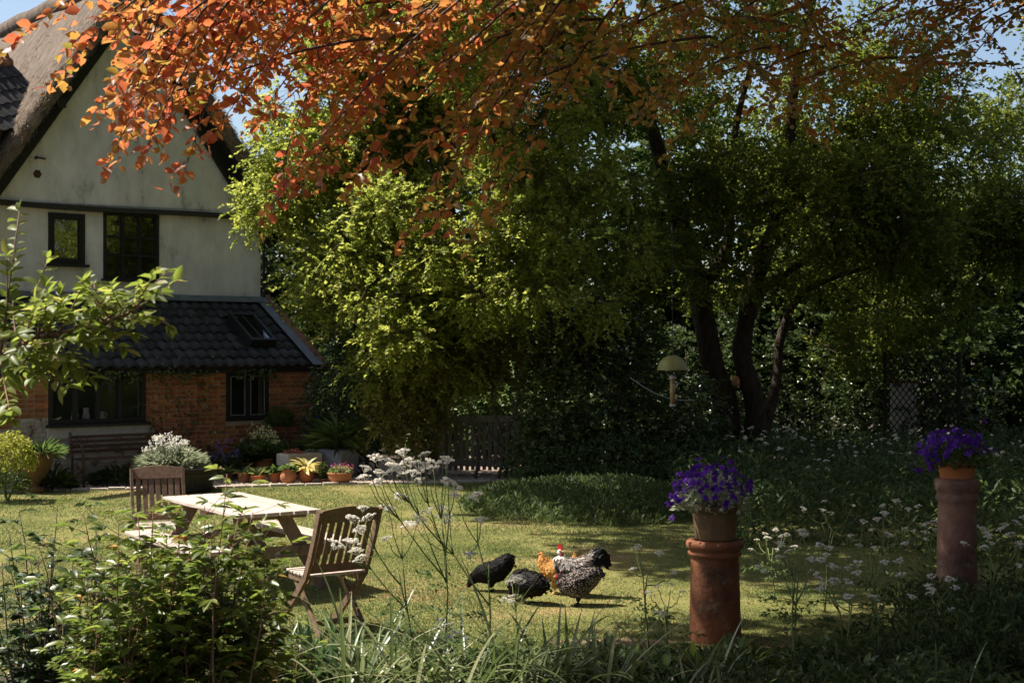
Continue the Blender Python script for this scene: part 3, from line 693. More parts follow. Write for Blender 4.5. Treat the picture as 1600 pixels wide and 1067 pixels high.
c, s = slopebox(SK[0]+.05, SK[1]-.05, SK[2]+.06, SK[3]-.06, .12, .13); mb = MB(); mb.box(c, s, Bs); mb.build('skylight_pane', M['glass_up'], sk)
mb = MB(); c = (e0+Vector(((SK[0]+SK[1])/2, 0, 0))+sv*((SK[2]+SK[3])/2)+nv*.135); mb.box(c, (.025, SK[3]-SK[2]-.12, .012), Bs); mb.build('glazing_bar', M['black_wood'], sk)
# climbing stems and leaves on the brick
cl = thing('wall_climber', 'thin dark climbing stems and leaves on the brick between lean-to windows', 'climber', Mc @ Vector((2.5, .06, 0)), HR)
mb = MB(); lp = []
for (a, b, c_) in (((.3, .1), (.1, .9), (.45, 1.65)), ((.25, .1), (-.1, .9), (-.25, 1.7)), ((.35, .1), (.6, .8), (.75, 1.3))):
    pts = [Vector((a[0]+(b[0]-a[0])*t*2 if t < .5 else b[0]+(c_[0]-b[0])*(t-.5)*2, .02+.01*math.sin(t*9), a[1]+(b[1]-a[1])*t*2 if t < .5 else b[1]+(c_[1]-b[1])*(t-.5)*2)) for t in np.linspace(0, 1, 10)]
    mb.tube(pts, [.011-.007*i/9 for i in range(10)], 5); lp += pts[4:]
mb.build('stem', M['twig'], cl)
lp = np.array([Mc @ (Vector((2.5, .06, 0))+p) for p in lp]); lp = np.repeat(lp, 14, 0)+rng.normal(size=(len(lp)*14, 3))*np.array([.13, .05, .13])
hang = np.array([Mc @ Vector((t, .12+random.random()*.1, LE-.04-abs(random.gauss(0, .10)))) for t in np.concatenate([rng.uniform(2.2, 4.6, 330), rng.uniform(.9, 1.7, 140)])])
lp = np.concatenate([lp, hang]); n = len(lp)
cloud('foliage', lp, unit(rng.normal(size=(n, 3))-np.array([0, 0, .6])), unit(rng.normal(size=(n, 3))*.7+np.array([.5, -.7, .4])), .06, .04, rng.uniform(0, .8, n), M['lf_ivy'], cl)
# jugs on the inner window sill
for i, (px, h, r_) in enumerate(((124, .20, .055), (142, .25, .06), (166, .19, .06))):
    t = (4.84-1.61*(px-75)/153)
    j = thing('jug', ['white jug nearest the left end of the wide window sill', 'tall white jug in the middle of the wide window sill', 'white jug right of the middle on the wide window sill'][i], 'jug', Mc @ Vector((t, -.22, WB[2]-.012)), random.uniform(0, 6), 'white jugs on the window sill')
    mb = MB(); mb.lathe([(.0, 0), (r_*.8, 0), (r_, h*.25), (r_*1.02, h*.5), (r_*.7, h*.8), (r_*.78, h), (r_*.70, h), (r_*.6, h*.8), (0, h*.7)], 16); mb.build('body', M['jug'], j, True)
    mb = MB(); mb.tube([(r_*.72, 0, h*.85), (r_*1.5, 0, h*.8), (r_*1.6, 0, h*.55), (r_, 0, h*.35)], .009, 6); mb.build('handle', M['jug'], j, True)
#@@TREES
# ------------------------------------------------------------------ trees and hedges behind the lawn
def wood(parent, paths, mat, name='trunk', n=9, seed=0):
    """paths: list of (points, radii) in world space, smoothed a little"""
    mi = L2(parent).inverted(); mb = MB()
    for pts, rad in paths:
        P = []; Rr = []
        for i in range(len(pts)-1):
            a, b = Vector(pts[i]), Vector(pts[i+1]); p0 = Vector(pts[max(i-1, 0)]); p3 = Vector(pts[min(i+2, len(pts)-1)])
            for k in range(5):
                t = k/5
                q = .5*((2*a)+(b-p0)*t+(2*p0-5*a+4*b-p3)*t*t+(3*a-p0-3*b+p3)*t**3)
                q += Vector((mnoise.noise(q*1.3+Vector((seed, 0, 0))), mnoise.noise(q*1.3+Vector((0, seed+9, 0))), 0))*min(rad[i]*.5, .07)
                P.append(mi @ q); Rr.append((rad[i]+(rad[i+1]-rad[i])*t)*(1+.12*mnoise.noise(q*4)))
        P.append(mi @ Vector(pts[-1])); Rr.append(rad[-1]); mb.tube(P, Rr, n)
    return mb.build(name, mat, parent, smooth=True)
def twig_wood(parent, tp, td, tl, every, mat, r=.004, name='twigs'):
    mi = np.array(L2(parent).inverted()); idx = np.arange(0, len(tp), every)
    P = tp[idx] @ mi[:3, :3].T+mi[:3, 3]; D = unit(td[idx]) @ mi[:3, :3].T; Lg = np.broadcast_to(tl, (len(tp),))[idx][:, None]
    sd = unit(np.cross(D, rand_dir(len(idx)))); n2 = np.cross(D, sd)
    a = P-D*Lg*.9; b = P+D*Lg; b[:, 2] -= .18*Lg[:, 0]
    V = np.stack([a+sd*r*1.6, a-sd*r*.8+n2*r*1.3, a-sd*r*.8-n2*r*1.3, b], 1)
    me = rows_mesh(name, V, [(0, 1, 3), (1, 2, 3), (2, 0, 3)], np.zeros(len(idx)), mat)
    o = link(name, me, parent); o['kind'] = 'stuff'; return o

tA = thing('green_tree', 'bright fresh green small-leaved tree hanging beside the white gable', 'tree', (-1.3, 25.6, 0))
wood(tA, [([(-1.3, 25.6, 0), (-1.4, 25.5, 2), (-1.6, 25, 4), (-1.9, 24, 6.5), (-2.4, 22.5, 9)], [.2, .17, .14, .1, .05]),
          ([(-1.4, 25.5, 2), (-2.1, 24.6, 3.6), (-2.8, 23.6, 5.2)], [.11, .07, .03]), ([(-1.6, 25, 4), (-.8, 24, 5.5), (.4, 22.5, 8.5)], [.1, .08, .04]),
          ([(-1.9, 24, 6.5), (-3, 21.5, 7.8), (-3.9, 18.4, 8.6)], [.09, .06, .03])], M['bark'])
LA = [(-2.95, 23.6, 4.3, 1.55, 1.2, 1.9), (-2.4, 23.1, 3.0, 1.4, 1.0, 1.3), (-1.0, 23.2, 4.0, 1.7, 1.2, 1.6), (-2.2, 24.2, 6.3, 1.7, 1.4, 1.5), (-0.2, 24.2, 6.8, 2.2, 1.6, 1.9), (0.7, 23.4, 3.6, 1.1, 0.9, 1.2), (-1.6, 22.8, 2.2, 1.1, 0.7, 0.8), (-1.2, 25.0, 8.2, 2.2, 1.5, 1.5)]
HA = [(-1.2, 20.8, 10.2, 3, 2.4, 2.0), (1, 21, 9.8, 3, 2.6, 2), (-3.0, 19.4, 8.6, 2.0, 1.5, 1.1), (-3.6, 16.9, 8.9, 1.9, 1.2, 1.0), (-4.6, 19.7, 8.8, 1.7, 1.5, 1.0), (-4.3, 15.5, 9.0, 1.3, 1.1, .8), (-1.2, 17.4, 8.8, 2.0, 1.6, 1.0), (1.2, 16.8, 8.8, 2.2, 1.6, 1.0)]  # unseen lobes above the frame, placed to shade the lawn
def pads(lobes, n, flat=.42, rs=(.55, .95), seed=1):
    r = np.random.default_rng(seed); lob = np.array(lobes); wgt = (lob[:, 3]*lob[:, 4]*lob[:, 5])**.8; out = []
    for k in r.choice(len(lob), n, p=wgt/wgt.sum()):
        d = unit(r.normal(size=3)); q = r.uniform(.45, 1)**.6; c = lob[k, :3]+d*lob[k, 3:6]*q*.92; a = r.uniform(*rs)
        out.append((c[0], c[1], c[2], a, a*.9, a*flat*r.uniform(.8, 1.3)))
    return out
def clear_roof(ps):
    out = []
    for (x, y, z, a, b, c) in ps:
        lo = HOR-(z-c-CAMZ)/y*FPX; need = 346+max(0, lo-420)*.95; left = 800+(x-a-.22)/y*FPX
        if left < need: x += (need-left)/FPX*y
        out.append((x, y, z, a, b, c))
    return out
_, tp, td, tl = crown('crown', tA, clear_roof(pads(LA, 84, .5, (.5, .95), 4)+[(-2.8, 23.3, 6.3, .9, .8, .7), (-2.4, 23.3, 7.2, .9, .8, .7), (-3.3, 23, 5.3, .8, .7, .6), (-4.0, 22.9, 4.3, .55, .5, .45), (-3.4, 23.6, 6.2, .8, .7, .6), (-3.0, 23.6, 7.6, .9, .8, .7), (-3.7, 23.3, 5.4, .7, .6, .5), (-1.9, 22.0, 4.3, .7, .6, .4), (-1.0, 21.8, 3.5, .8, .7, .4), (-.2, 21.9, 4.6, .8, .7, .4), (.5, 22.0, 3.4, .7, .6, .4), (-2.1, 21.9, 2.9, .7, .6, .4), (-1.6, 21.8, 2.3, .7, .6, .4), (-.4, 22.1, 2.6, .7, .5, .4), (-1.5, 23.2, 7.4, .9, .8, .5), (-.6, 23.0, 6.4, .9, .8, .5), (.4, 22.8, 5.6, .9, .8, .45), (1.0, 22.6, 4.6, .8, .7, .4), (-2.2, 22.9, 5.4, .8, .7, .4), (.9, 23.1, 7.0, .9, .8, .5)]+[(-.3, 21.5, 5.4, .6, .5, .35), (.5, 21.4, 4.8, .65, .5, .35), (1.2, 21.5, 5.6, .6, .5, .35), (.1, 21.3, 4.1, .6, .5, .3), (.9, 21.3, 3.8, .6, .5, .3), (1.6, 21.4, 4.6, .6, .5, .3), (.4, 21.4, 3.0, .6, .5, .3), (1.3, 21.5, 2.8, .55, .5, .3), (-.5, 21.3, 2.9, .6, .5, .3), (.7, 21.6, 6.3, .6, .5, .35), (1.9, 21.6, 3.6, .5, .5, .3), (-.7, 21.5, 6.4, .6, .5, .35)]), 22000, 10, .30, .078, M['lf_maple'], .5, 1.2, -.22, .3, .62, (.64, .28), upb=.45)
twig_wood(tA, tp, td, tl, 6, M['twig'])
crown('unseen_shade_crown', tA, HA, 4700, 8, .4, .18, M['lf_maple'], .5, .6, -.1, kind='stuff')

tB = thing('spreading_tree', 'big dark spreading tree with several crooked trunks at right of centre', 'tree', (4.1, 25.2, 0))
w = W
wood(tB, [([(3.75, 25.3, 0), w(1135, 650, 25.2), w(1112, 560, 25.1), w(1090, 450, 25), w(1060, 340, 24.9), w(1032, 240, 24.8), w(990, 120, 24.6), w(960, -40, 24)], [.29, .24, .21, .19, .16, .13, .09, .05]),
          ([(4.35, 25.2, 0), w(1183, 680, 25.1), w(1178, 630, 25), w(1158, 555, 25), w(1172, 470, 24.9), w(1195, 395, 24.8), w(1225, 300, 24.6), w(1240, 150, 24.3), w(1280, -40, 24)], [.26, .21, .185, .17, .16, .145, .11, .08, .05]),
          ([w(1188, 690, 25.1), w(1212, 600, 25.2), w(1222, 520, 25.3), w(1250, 460, 25.2), w(1330, 425, 25), w(1450, 400, 24.6)], [.13, .09, .08, .065, .045, .02]),
          ([w(1090, 450, 25), w(1130, 400, 25), w(1140, 320, 24.9), w(1150, 200, 24.8), w(1190, 40, 24.6)], [.12, .11, .09, .06, .04]),
          ([w(1195, 395, 24.8), w(1260, 340, 24.6), w(1350, 300, 24.2), w(1480, 270, 23.8)], [.09, .065, .045, .02]),
          ([w(1172, 470, 24.9), w(1240, 420, 24.6), w(1340, 350, 24.2), w(1420, 335, 23.8), w(1520, 350, 23.5)], [.08, .06, .045, .035, .02]),
          ([w(1060, 340, 24.9), w(990, 330, 24.4), w(900, 300, 23.9), w(830, 320, 23.4)], [.11, .08, .05, .02]),
          ([w(1090, 450, 25), w(1020, 370, 24.7), w(930, 380, 24.2), w(860, 420, 23.8)], [.10, .07, .045, .02])], M['bark'], seed=3)
LB = [(1.6, 23.8, 5.3, 2.2, 1.6, 2.0), (4.6, 24, 6.4, 2.9, 2, 2.0), (7.3, 24.5, 4.6, 2.6, 2, 1.9), (2.0, 23.6, 3.6, 1.5, 1.1, .9), (6.8, 25.2, 3.0, 2.4, 1.2, 1.3), (4.4, 25.8, 4.4, 2.4, .9, 1.6), (9.3, 25, 3.6, 1.6, 1.3, 1.7), (1.9, 24.3, 7.6, 2.4, 1.9, 1.5), (5.6, 23.4, 4.6, 1.9, 1.0, .9)]
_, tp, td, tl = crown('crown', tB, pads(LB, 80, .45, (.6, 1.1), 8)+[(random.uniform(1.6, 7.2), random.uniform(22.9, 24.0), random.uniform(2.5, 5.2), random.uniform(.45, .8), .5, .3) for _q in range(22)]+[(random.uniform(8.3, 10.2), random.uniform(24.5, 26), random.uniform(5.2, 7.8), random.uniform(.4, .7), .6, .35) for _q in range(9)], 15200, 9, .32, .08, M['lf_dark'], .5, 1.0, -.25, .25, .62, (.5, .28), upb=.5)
twig_wood(tB, tp, td, tl, 5, M['twig'])
crown('unseen_shade_crown', tB, [(6.5, 22.5, 10, 2.4, 2.4, 1.4)], 600, 8, .4, .18, M['lf_dark'], .5, .6, -.12, kind='stuff')  # out-of-view high lobe, added for the shade it casts

bgs = [(-1.5, 33, 8.5, 2.6, 'far tree behind the wooden gate'), (3.2, 32, 8.8, 2.9, 'far tree straight behind the crooked trunks'), (8.2, 31.5, 7.4, 2.9, 'far tree behind the lattice trellis'),
       (13.2, 33, 6.6, 3.2, 'far tree at the right edge below the sky gaps'), (-6.5, 38, 7.5, 3.0, 'far tree hidden low behind the cottage corner'), (18, 36, 7, 3.6, 'far tree beyond the right edge of the garden')]
for i, (x, y, h, r_, lab) in enumerate(bgs):
    t = thing('background_tree', 'dark green '+lab, 'tree', (x, y, 0), group='trees behind the garden')
    wood(t, [([(x, y, 0), (x+.2, y, h*.4), (x-.1, y, h*.8)], [.22, .16, .06])], M['bark'])
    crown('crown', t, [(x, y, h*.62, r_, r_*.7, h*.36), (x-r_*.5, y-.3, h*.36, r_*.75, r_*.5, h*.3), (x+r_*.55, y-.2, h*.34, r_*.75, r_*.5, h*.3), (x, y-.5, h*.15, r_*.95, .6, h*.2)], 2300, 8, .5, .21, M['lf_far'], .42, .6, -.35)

def hedge(name, label, cat, base, lobes, ntw, mat, Ls=.07, tl=.22, nl=8, tint=(.4, .25), thr=-.25, group=None, stems=6, droop=.35, wr=.8):
    t = thing(name, label, cat, base, group=group)
    mb = MB()
    for i in range(stems):
        lb = random.choice(lobes); x = lb[0]+random.uniform(-.6, .6)*lb[3]; y = lb[1]+random.uniform(-.3, .3)*lb[4]
        limb(mb, Vector((x, y, 0))-Vector(base), Vector((x+random.uniform(-.4, .4), y, lb[2]+lb[5]*.6))-Vector(base), .03, .008, 6, .12, seed=i*3.1)
    q_ = mb.build('stems', M['twig'], t, smooth=True); q_['kind'] = 'stuff'
    crown('foliage', t, lobes, ntw, nl, tl, Ls, mat, .42, 1.3, thr, droop, wr, tint)
    return t
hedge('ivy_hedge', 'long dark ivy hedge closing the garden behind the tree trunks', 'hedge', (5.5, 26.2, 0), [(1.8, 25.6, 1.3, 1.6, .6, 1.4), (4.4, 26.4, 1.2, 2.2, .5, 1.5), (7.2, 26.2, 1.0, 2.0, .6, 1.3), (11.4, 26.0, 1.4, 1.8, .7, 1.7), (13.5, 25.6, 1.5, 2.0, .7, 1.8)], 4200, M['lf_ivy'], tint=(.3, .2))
hedge('ivy_bush', 'sunlit glossy ivy bush right beside the wooden gate', 'bush', (.75, 22.6, 0), [(.72, 22.6, 1.0, .62, .45, 1.1), (.95, 22.6, 2.1, .8, .5, .7), (.5, 22.6, .35, .65, .45, .45)], 1700, M['lf_ivy'], .065, .2, tint=(.66, .25))
hedge('ivy_bush', 'dark ivy bush with a pale flowering edge left of the bird feeder', 'bush', (2.2, 22.9, 0), [(2.0, 22.9, 1.2, .9, .45, 1.2), (2.8, 23.0, .9, .6, .5, .95), (1.6, 22.8, 2.3, .8, .45, .6)], 1500, M['lf_ivy'], .07, .2, tint=(.45, .25))
hedge('climbing_shrub', 'brownish green climber arching over the left of the wooden gate', 'climber', (-1.7, 23.1, 0), [(-1.65, 22.9, 1.8, .8, .45, .75), (-1.0, 22.9, 2.05, .9, .45, .5), (-1.75, 23.0, .9, .6, .4, .95), (-.2, 23.0, 2.1, .7, .45, .55), (-1.3, 22.9, 1.35, .33, .3, .4)], 2300, M['lf_clematis'], .06, .24, tint=(.5, .25), droop=.8)
hedge('corner_shrub', 'tall dark evergreen shrub at the corner of the lean-to', 'shrub', (-2.75, 24.1, 0), [(-2.8, 24.0, 1.15, .55, .5, 1.2), (-2.4, 24.2, 2.3, .7, .5, .9), (-3.2, 24.25, .9, .35, .3, .9)], 1200, M['lf_ivy'], .06, .2, tint=(.35, .22))

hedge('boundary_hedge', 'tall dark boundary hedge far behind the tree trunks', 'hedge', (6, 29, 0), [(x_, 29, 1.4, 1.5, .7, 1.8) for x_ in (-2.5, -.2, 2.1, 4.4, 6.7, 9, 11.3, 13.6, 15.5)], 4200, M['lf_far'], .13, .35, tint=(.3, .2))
hedge('laurel_bush', 'green bush seen through the pickets behind the gate', 'bush', (-.5, 26.8, 0), [(-.6, 26.8, .9, 1.3, .7, 1.2), (-1.6, 26.6, 1.4, .9, .6, 1.3), (.5, 26.8, 1.2, 1.0, .6, 1.3)], 900, M['lf_pot'], .10, .25, tint=(.4, .2))
for i_, (x_, y_, h_, r_, lab_) in enumerate([(11.4, 13.5, 7.5, 2.2, 'beech side'), (11.8, 18.5, 7.8, 2.4, 'far side'), (10.6, 8.0, 7.0, 2.4, 'camera side')]):  # out-of-view trees added to deepen the shade and green the window reflections
    t_ = thing('unseen_shade_tree', 'unseen leafy tree added for shade and reflections on the right, '+lab_, 'tree', (x_, y_, 0), group='unseen trees added right of the frame')
    wood(t_, [([(x_, y_, 0), (x_+.1, y_, h_*.4), (x_, y_+.1, h_*.8)], [.22, .16, .06])], M['bark'])
    crown('crown', t_, [(x_, y_, h_*.6, r_*.8, r_, h_*.36), (x_, y_-.6, h_*.25, r_*.7, r_*1.1, h_*.28)], 1500, 8, .5, .22, M['lf_maple'], .42, .6, -.3)
# wooden gate and trellis
gt = thing('garden_gate', 'grey weathered wooden picket gate under the arching climber', 'gate', (-.56, 23.8, 0), R(4))
gw = 1.05
for i in range(11):
    mb = MB(); x = -gw/2+gw*(i+.5)/11; mb.box((0, 0, 0), (.062, .02, .92+.012*math.sin(i*3))); mb.build('picket', M['gate_wood'], gt, loc=(x, 0, .53))
for z in (.20, .93): mb = MB(); mb.box((0, 0, 0), (gw+.06, .045, .10)); mb.build('rail', M['gate_wood'], gt, bevel=.005, loc=(0, -.035, z))
mb = MB(); mb.beam((-.02, -.04, .90), (gw/2-.02, -.04, .25), .04, .08, (0, 1, 0)); mb.build('brace', M['gate_wood'], gt)
for x in (-gw/2-.09, gw/2+.09): mb = MB(); mb.box((x, 0, .60), (.11, .11, 1.2)); mb.build('post', M['gate_wood'], gt, bevel=.01)
tr = thing('lattice_trellis', 'dark diagonal lattice trellis deep in the shade at right', 'trellis', W(1440, 640, 25.4)-Vector((0, 0, 0)))
tr.location.z = 0
for s in (-1, 1):
    for i in range(-11, 12):
        mb = MB(); c = i*.11; pts = []
        for z in (.45, 2.0):
            x = c+s*(z-1.22)*.75
            pts.append((x, z))
        (x0, z0), (x1, z1) = pts
        def cut(x0, z0, x1, z1):
            q = []
            for (xa, za, xb, zb) in ((x0, z0, x1, z1), (x1, z1, x0, z0)):
                if abs(xa) > .62:
                    k = (math.copysign(.62, xa)-xa)/(xb-xa); xa, za = xa+(xb-xa)*k, za+(zb-za)*k
                q.append((xa, za))
            return q
        if min(abs(x0), abs(x1)) > .62 and x0*x1 > 0: continue
        a, b = cut(x0, z0, x1, z1)
        mb.beam((a[0], s*.008, a[1]), (b[0], s*.008, b[1]), .012, .03, (0, 1, 0)); mb.build('slat', M['lattice'], tr)
for x in (-.66, .66): mb = MB(); mb.box((x, 0, 1.02), (.06, .05, 2.04)); mb.build('post', M['lattice'], tr)

pw = tag(thing('stand_in_pale_wall', 'added pale wall standing in for the brightness behind the dark lattice trellis', 'wall', (7.1, 25.8, 0), R(-8)), kind='thing')  # invented wall, stands in for the bright patch beyond the lattice
mb = MB(); mb.box((0, 0, .74), (.46, .12, 1.48)); mb.build('wall_face', M['jug'], pw, bevel=.01)
mb = MB(); mb.box((0, 0, 1.50), (.54, .2, .05)); mb.build('coping', M['clay_tile'], pw, bevel=.008)
# ------------------------------------------------------------------ copper beech reaching in from the upper right
bt = thing('copper_beech', 'copper beech with glowing orange leaves hanging across the top', 'tree', (6.8, 5.0, 0))
wood(bt, [([(6.8, 5, 0), (6.7, 5.1, 2), (6.5, 5.4, 4.2), (5.8, 6, 7), (5, 7, 10)], [.45, .38, .34, .24, .1]),
          ([(6.5, 5.4, 4.2), (4.6, 6.3, 5.3), (2.2, 7.0, 5.3), (.2, 7.2, 4.7), (-1.2, 6.9, 4.1)], [.2, .14, .08, .045, .02]),
          ([(6.6, 5.3, 3.6), (5.6, 7.5, 5), (4.4, 9.5, 5.4), (3, 11, 5.2)], [.18, .12, .08, .03]),
          ([(5.8, 6, 7), (3, 6.5, 7.6), (0.5, 6.8, 7.0)], [.16, .09, .04]), ([(5.9, 6, 6.6), (3.5, 9, 7.8), (1, 12, 8.2), (-1.2, 13.5, 8.3)], [.15, .11, .07, .03]), ([(5.8, 6, 7), (2.5, 8.3, 7.9), (-1.6, 10.3, 7.9)], [.13, .08, .03])], M['bark'], seed=5)
ENV = [(0, 55), (30, 70), (90, 115), (150, 150), (185, 230), (290, 258), (330, 190), (400, 200), (430, 315), (480, 285), (560, 280), (640, 362), (740, 366), (775, 325), (800, 270), (880, 240), (960, 215), (1000, 255), (1100, 230), (1200, 205), (1280, 225), (1400, 185), (1450, 240), (1500, 225), (1620, 200)]
ex, ey = np.array(ENV).T
branches = []
def bez(a, b, c, n): return [a*(1-t)**2+b*2*t*(1-t)+c*t*t for t in np.linspace(0, 1, n)]
def add_branch(tx, ty, d, rx, d2, ry=-90):
    tip = w(tx, ty, d); root = w(tx+rx, ry, d2); mid = w(tx+rx*.45, (ty+ry)*.5-25-.10*abs(rx), (d+d2)/2)
    branches.append(bez(root, mid, tip, 14))
for tx, ty, d, rx in ((32, 58, 6.5, 330), (95, 108, 6.5, 300), (165, 148, 6.4, 330), (180, 232, 6.4, 240), (292, 255, 6.5, 150), (235, 215, 6.4, 200), (430, 312, 6.8, 420), (470, 285, 6.9, 330), (640, 358, 7.4, 300), (690, 330, 7.4, 260), (742, 362, 7.6, 200), (560, 275, 7.1, 380), (350, 185, 6.7, 300), (120, 60, 6.7, 330), (250, 120, 6.7, 260), (200, 40, 6.8, 250), (280, 60, 6.9, 250), (330, 90, 6.8, 250), (420, 60, 7, 300), (240, 80, 6.6, 300), (780, 320, 7.9, 260), (520, 250, 7, 300)):
    add_branch(tx, ty, d, rx, d+.4)
for i in range(58):
    tx = random.uniform(190, 830); ty = float(np.interp(tx, ex, ey))*random.uniform(.12, .85); d = 6.5+tx/830*1.3+random.uniform(-.2, 1.2)
    if i % 3 == 0: add_branch(tx, ty, d, random.uniform(-90, 140), d+random.uniform(.1, .7), min(-60, ty-200))
    else: add_branch(tx, ty, d, random.uniform(120, 520), d+random.uniform(.1, .7), random.choice((-90, ty-140, ty-190)))
for i in range(40):
    tx = 800+840*random.random()**1.1; ty = float(np.interp(min(tx, 1619), ex, ey))*random.uniform(.2, .95); d = random.uniform(8.8, 12.0)
    add_branch(tx, ty, d, random.uniform(60, 420)*random.choice((1, 1, 1, -.6)), d+random.uniform(.1, .9), ty-random.uniform(70, 190))
tpos, tdir, tlen = [], [], []
mbt = MB(); bo = Vector(bt.location)
for br in branches:
    ln = sum((br[i+1]-br[i]).length for i in range(13))
    mbt.tube([p-bo for p in br], [.0085*(1-i/13)+.0018 for i in range(14)], 5)
    n = max(6, int(ln/.085))
    for k in range(n):
        s = (k+.7)/n*12.99; i = min(12, int(s)); p = br[i].lerp(br[i+1], s-i); t = (br[i+1]-br[i]).normalized()
        if p.z > w(0, -160, p.y).z: continue
        sd = t.cross(Vector((0, 0, 1))).normalized()*(1 if k % 2 else -1)
        dr = (t*.8+sd*random.uniform(.5, 1.1)+Vector((random.gauss(0, .2), random.gauss(0, .2), random.gauss(-.12, .22)))).normalized()
        tpos.append(p); tdir.append(dr); tlen.append(random.uniform(.14, .34)*(1-.35*k/n))
    tpos.append(br[-1]); tdir.append((br[-1]-br[-2]).normalized()); tlen.append(.12)
mbt.build('branches', M['twig'], bt, smooth=True)
tpos = np.array(tpos); tdir = np.array(tdir); tlen = np.array(tlen)
pos, ax, nr = twig_leaves(tpos, tdir, tlen, 6, .42, .85)
twig_wood(bt, tpos+tdir*tlen[:, None]*.45, tdir, tlen*.5, 1, M['twig'], .0016)
N = len(pos); Ln = rng.uniform(.041, .082, N); Ln[5::6] *= .75
bx = 800+pos[:, 0]/pos[:, 1]*FPX
t = np.clip(rng.normal(.30, .30, N)+np.clip((bx-480)/800, 0, .5)+.22*np.array([mnoise.noise(Vector(p)*2.2) for p in pos]), 0, .999)
msk = split_near(pos, Ln, 300)
leaf_objects(bt, leaf_variants('leaf', M['lf_beech'], 14, .66), pos[msk], ax[msk], nr[msk], Ln[msk], t[msk])
k = ~msk
cloud('foliage', pos[k], ax[k], nr[k], Ln[k], Ln[k]*.62, t[k], M['lf_beech'], bt, 'oval', kind='stuff')
# unseen rest of its crown, lobes added and shaped to throw the dappled shade
crown('crown', bt, [(4.5, 6, 7.4, 3.4, 2.8, 2.3), (1.2, 6.5, 6.8, 2.2, 2.0, 1.3), (7.5, 8, 7, 3, 4, 3), (-1.6, 9.6, 8, 1.9, 1.4, 1.0), (1.2, 8.8, 8.1, 2.1, 1.7, 1.1), (3.6, 9.6, 8, 2.3, 2, 1.3), (-.9, 12.6, 8.4, 1.9, 1.5, .9), (1.7, 12.4, 8.3, 2.3, 1.9, 1.1), (4.8, 12.6, 8, 2.5, 2.2, 1.3), (-1.8, 11.3, 8.2, 2.0, 1.3, 1.0), (-3.5, 9.6, 8.0, 1.3, 1.1, .8), (-3.7, 11.3, 8.3, 1.3, 1.0, .7), (.3, 10.6, 6.6, 1.5, 1.3, .7), (5, 0, 7, 4, 3.5, 2.4), (1.5, 2.5, 7.4, 2.4, 2.2, 1.3), (8.5, 2, 5, 2.5, 3.5, 3), (4.5, -4, 6, 4, 2.5, 3), (-2.4, 10.2, 7.0, 1.3, 1.6, .7), (0, 11.6, 7.2, 1.8, 1.2, .6), (-1.6, 14.4, 8.4, 1.9, 1.4, .9), (.8, 14.8, 8.4, 2.0, 1.5, .9), (-2.6, 15.3, 8.6, 1.3, 1.2, .8), (3.4, 15, 8.4, 2.2, 1.8, 1.0)], 25000, 8, .4, .18, M['lf_beech'], .6, .9, -.25, kind='stuff')
#@@OBJECTS
# ------------------------------------------------------------------ garden furniture
def plank(parent, size, loc, mat, rot=(0, 0, 0), name='plank', bev=.006):
    mb = MB(); mb.box((0, 0, 0), size); o = mb.build(name, mat, parent, bevel=bev, loc=loc); o.rotation_euler = rot; return o
TC = Vector((-2.45, 12.75, 0)); TA = math.atan2(.83, -.56)-math.pi/2     # local +y runs away from the camera along the table
tb = thing('picnic_table', 'silvery wooden picnic table with attached benches on the lawn', 'table', TC, TA)
top = MB()
for y in (-.62, 0, .62): top.box((0, y, .685), (.70, .075, .05))
top = top.build('tabletop', M['frame_wood'], tb)
for i in range(6): plank(top, (.118, 1.76+random.uniform(-.015, .015), .034), (-.325+.13*i, random.uniform(-.008, .008), .728), M['grey_wood'])
for s in (-1, 1):
    b = MB()
    for y in (-.6, .6): b.box((s*.62, y, .395), (.26, .07, .045))
    b = b.build('bench_seat', M['frame_wood'], tb)
    for k in (-1, 1): plank(b, (.13, 1.74, .034), (s*.62+k*.07, random.uniform(-.01, .01), .435), M['grey_wood'])
for y in (-.60, .60):
    for s in (-1, 1):
        mb = MB(); mb.beam((s*.16, y+.045, .705), (s*.58, y+.045, 0.0), .045, .115, (1, 0, 0)); mb.build('leg', M['frame_wood'], tb, bevel=.006)
    plank(tb, (1.46, .045, .10), (0, y, .365), M['frame_wood'], name='cross_rail')
mb = MB(); mb.beam((0, -.56, .38), (0, -.08, .66), .07, .045); mb.build('brace', M['frame_wood'], tb)
mb = MB(); mb.beam((0, .56, .38), (0, .08, .66), .07, .045); mb.build('brace', M['frame_wood'], tb)

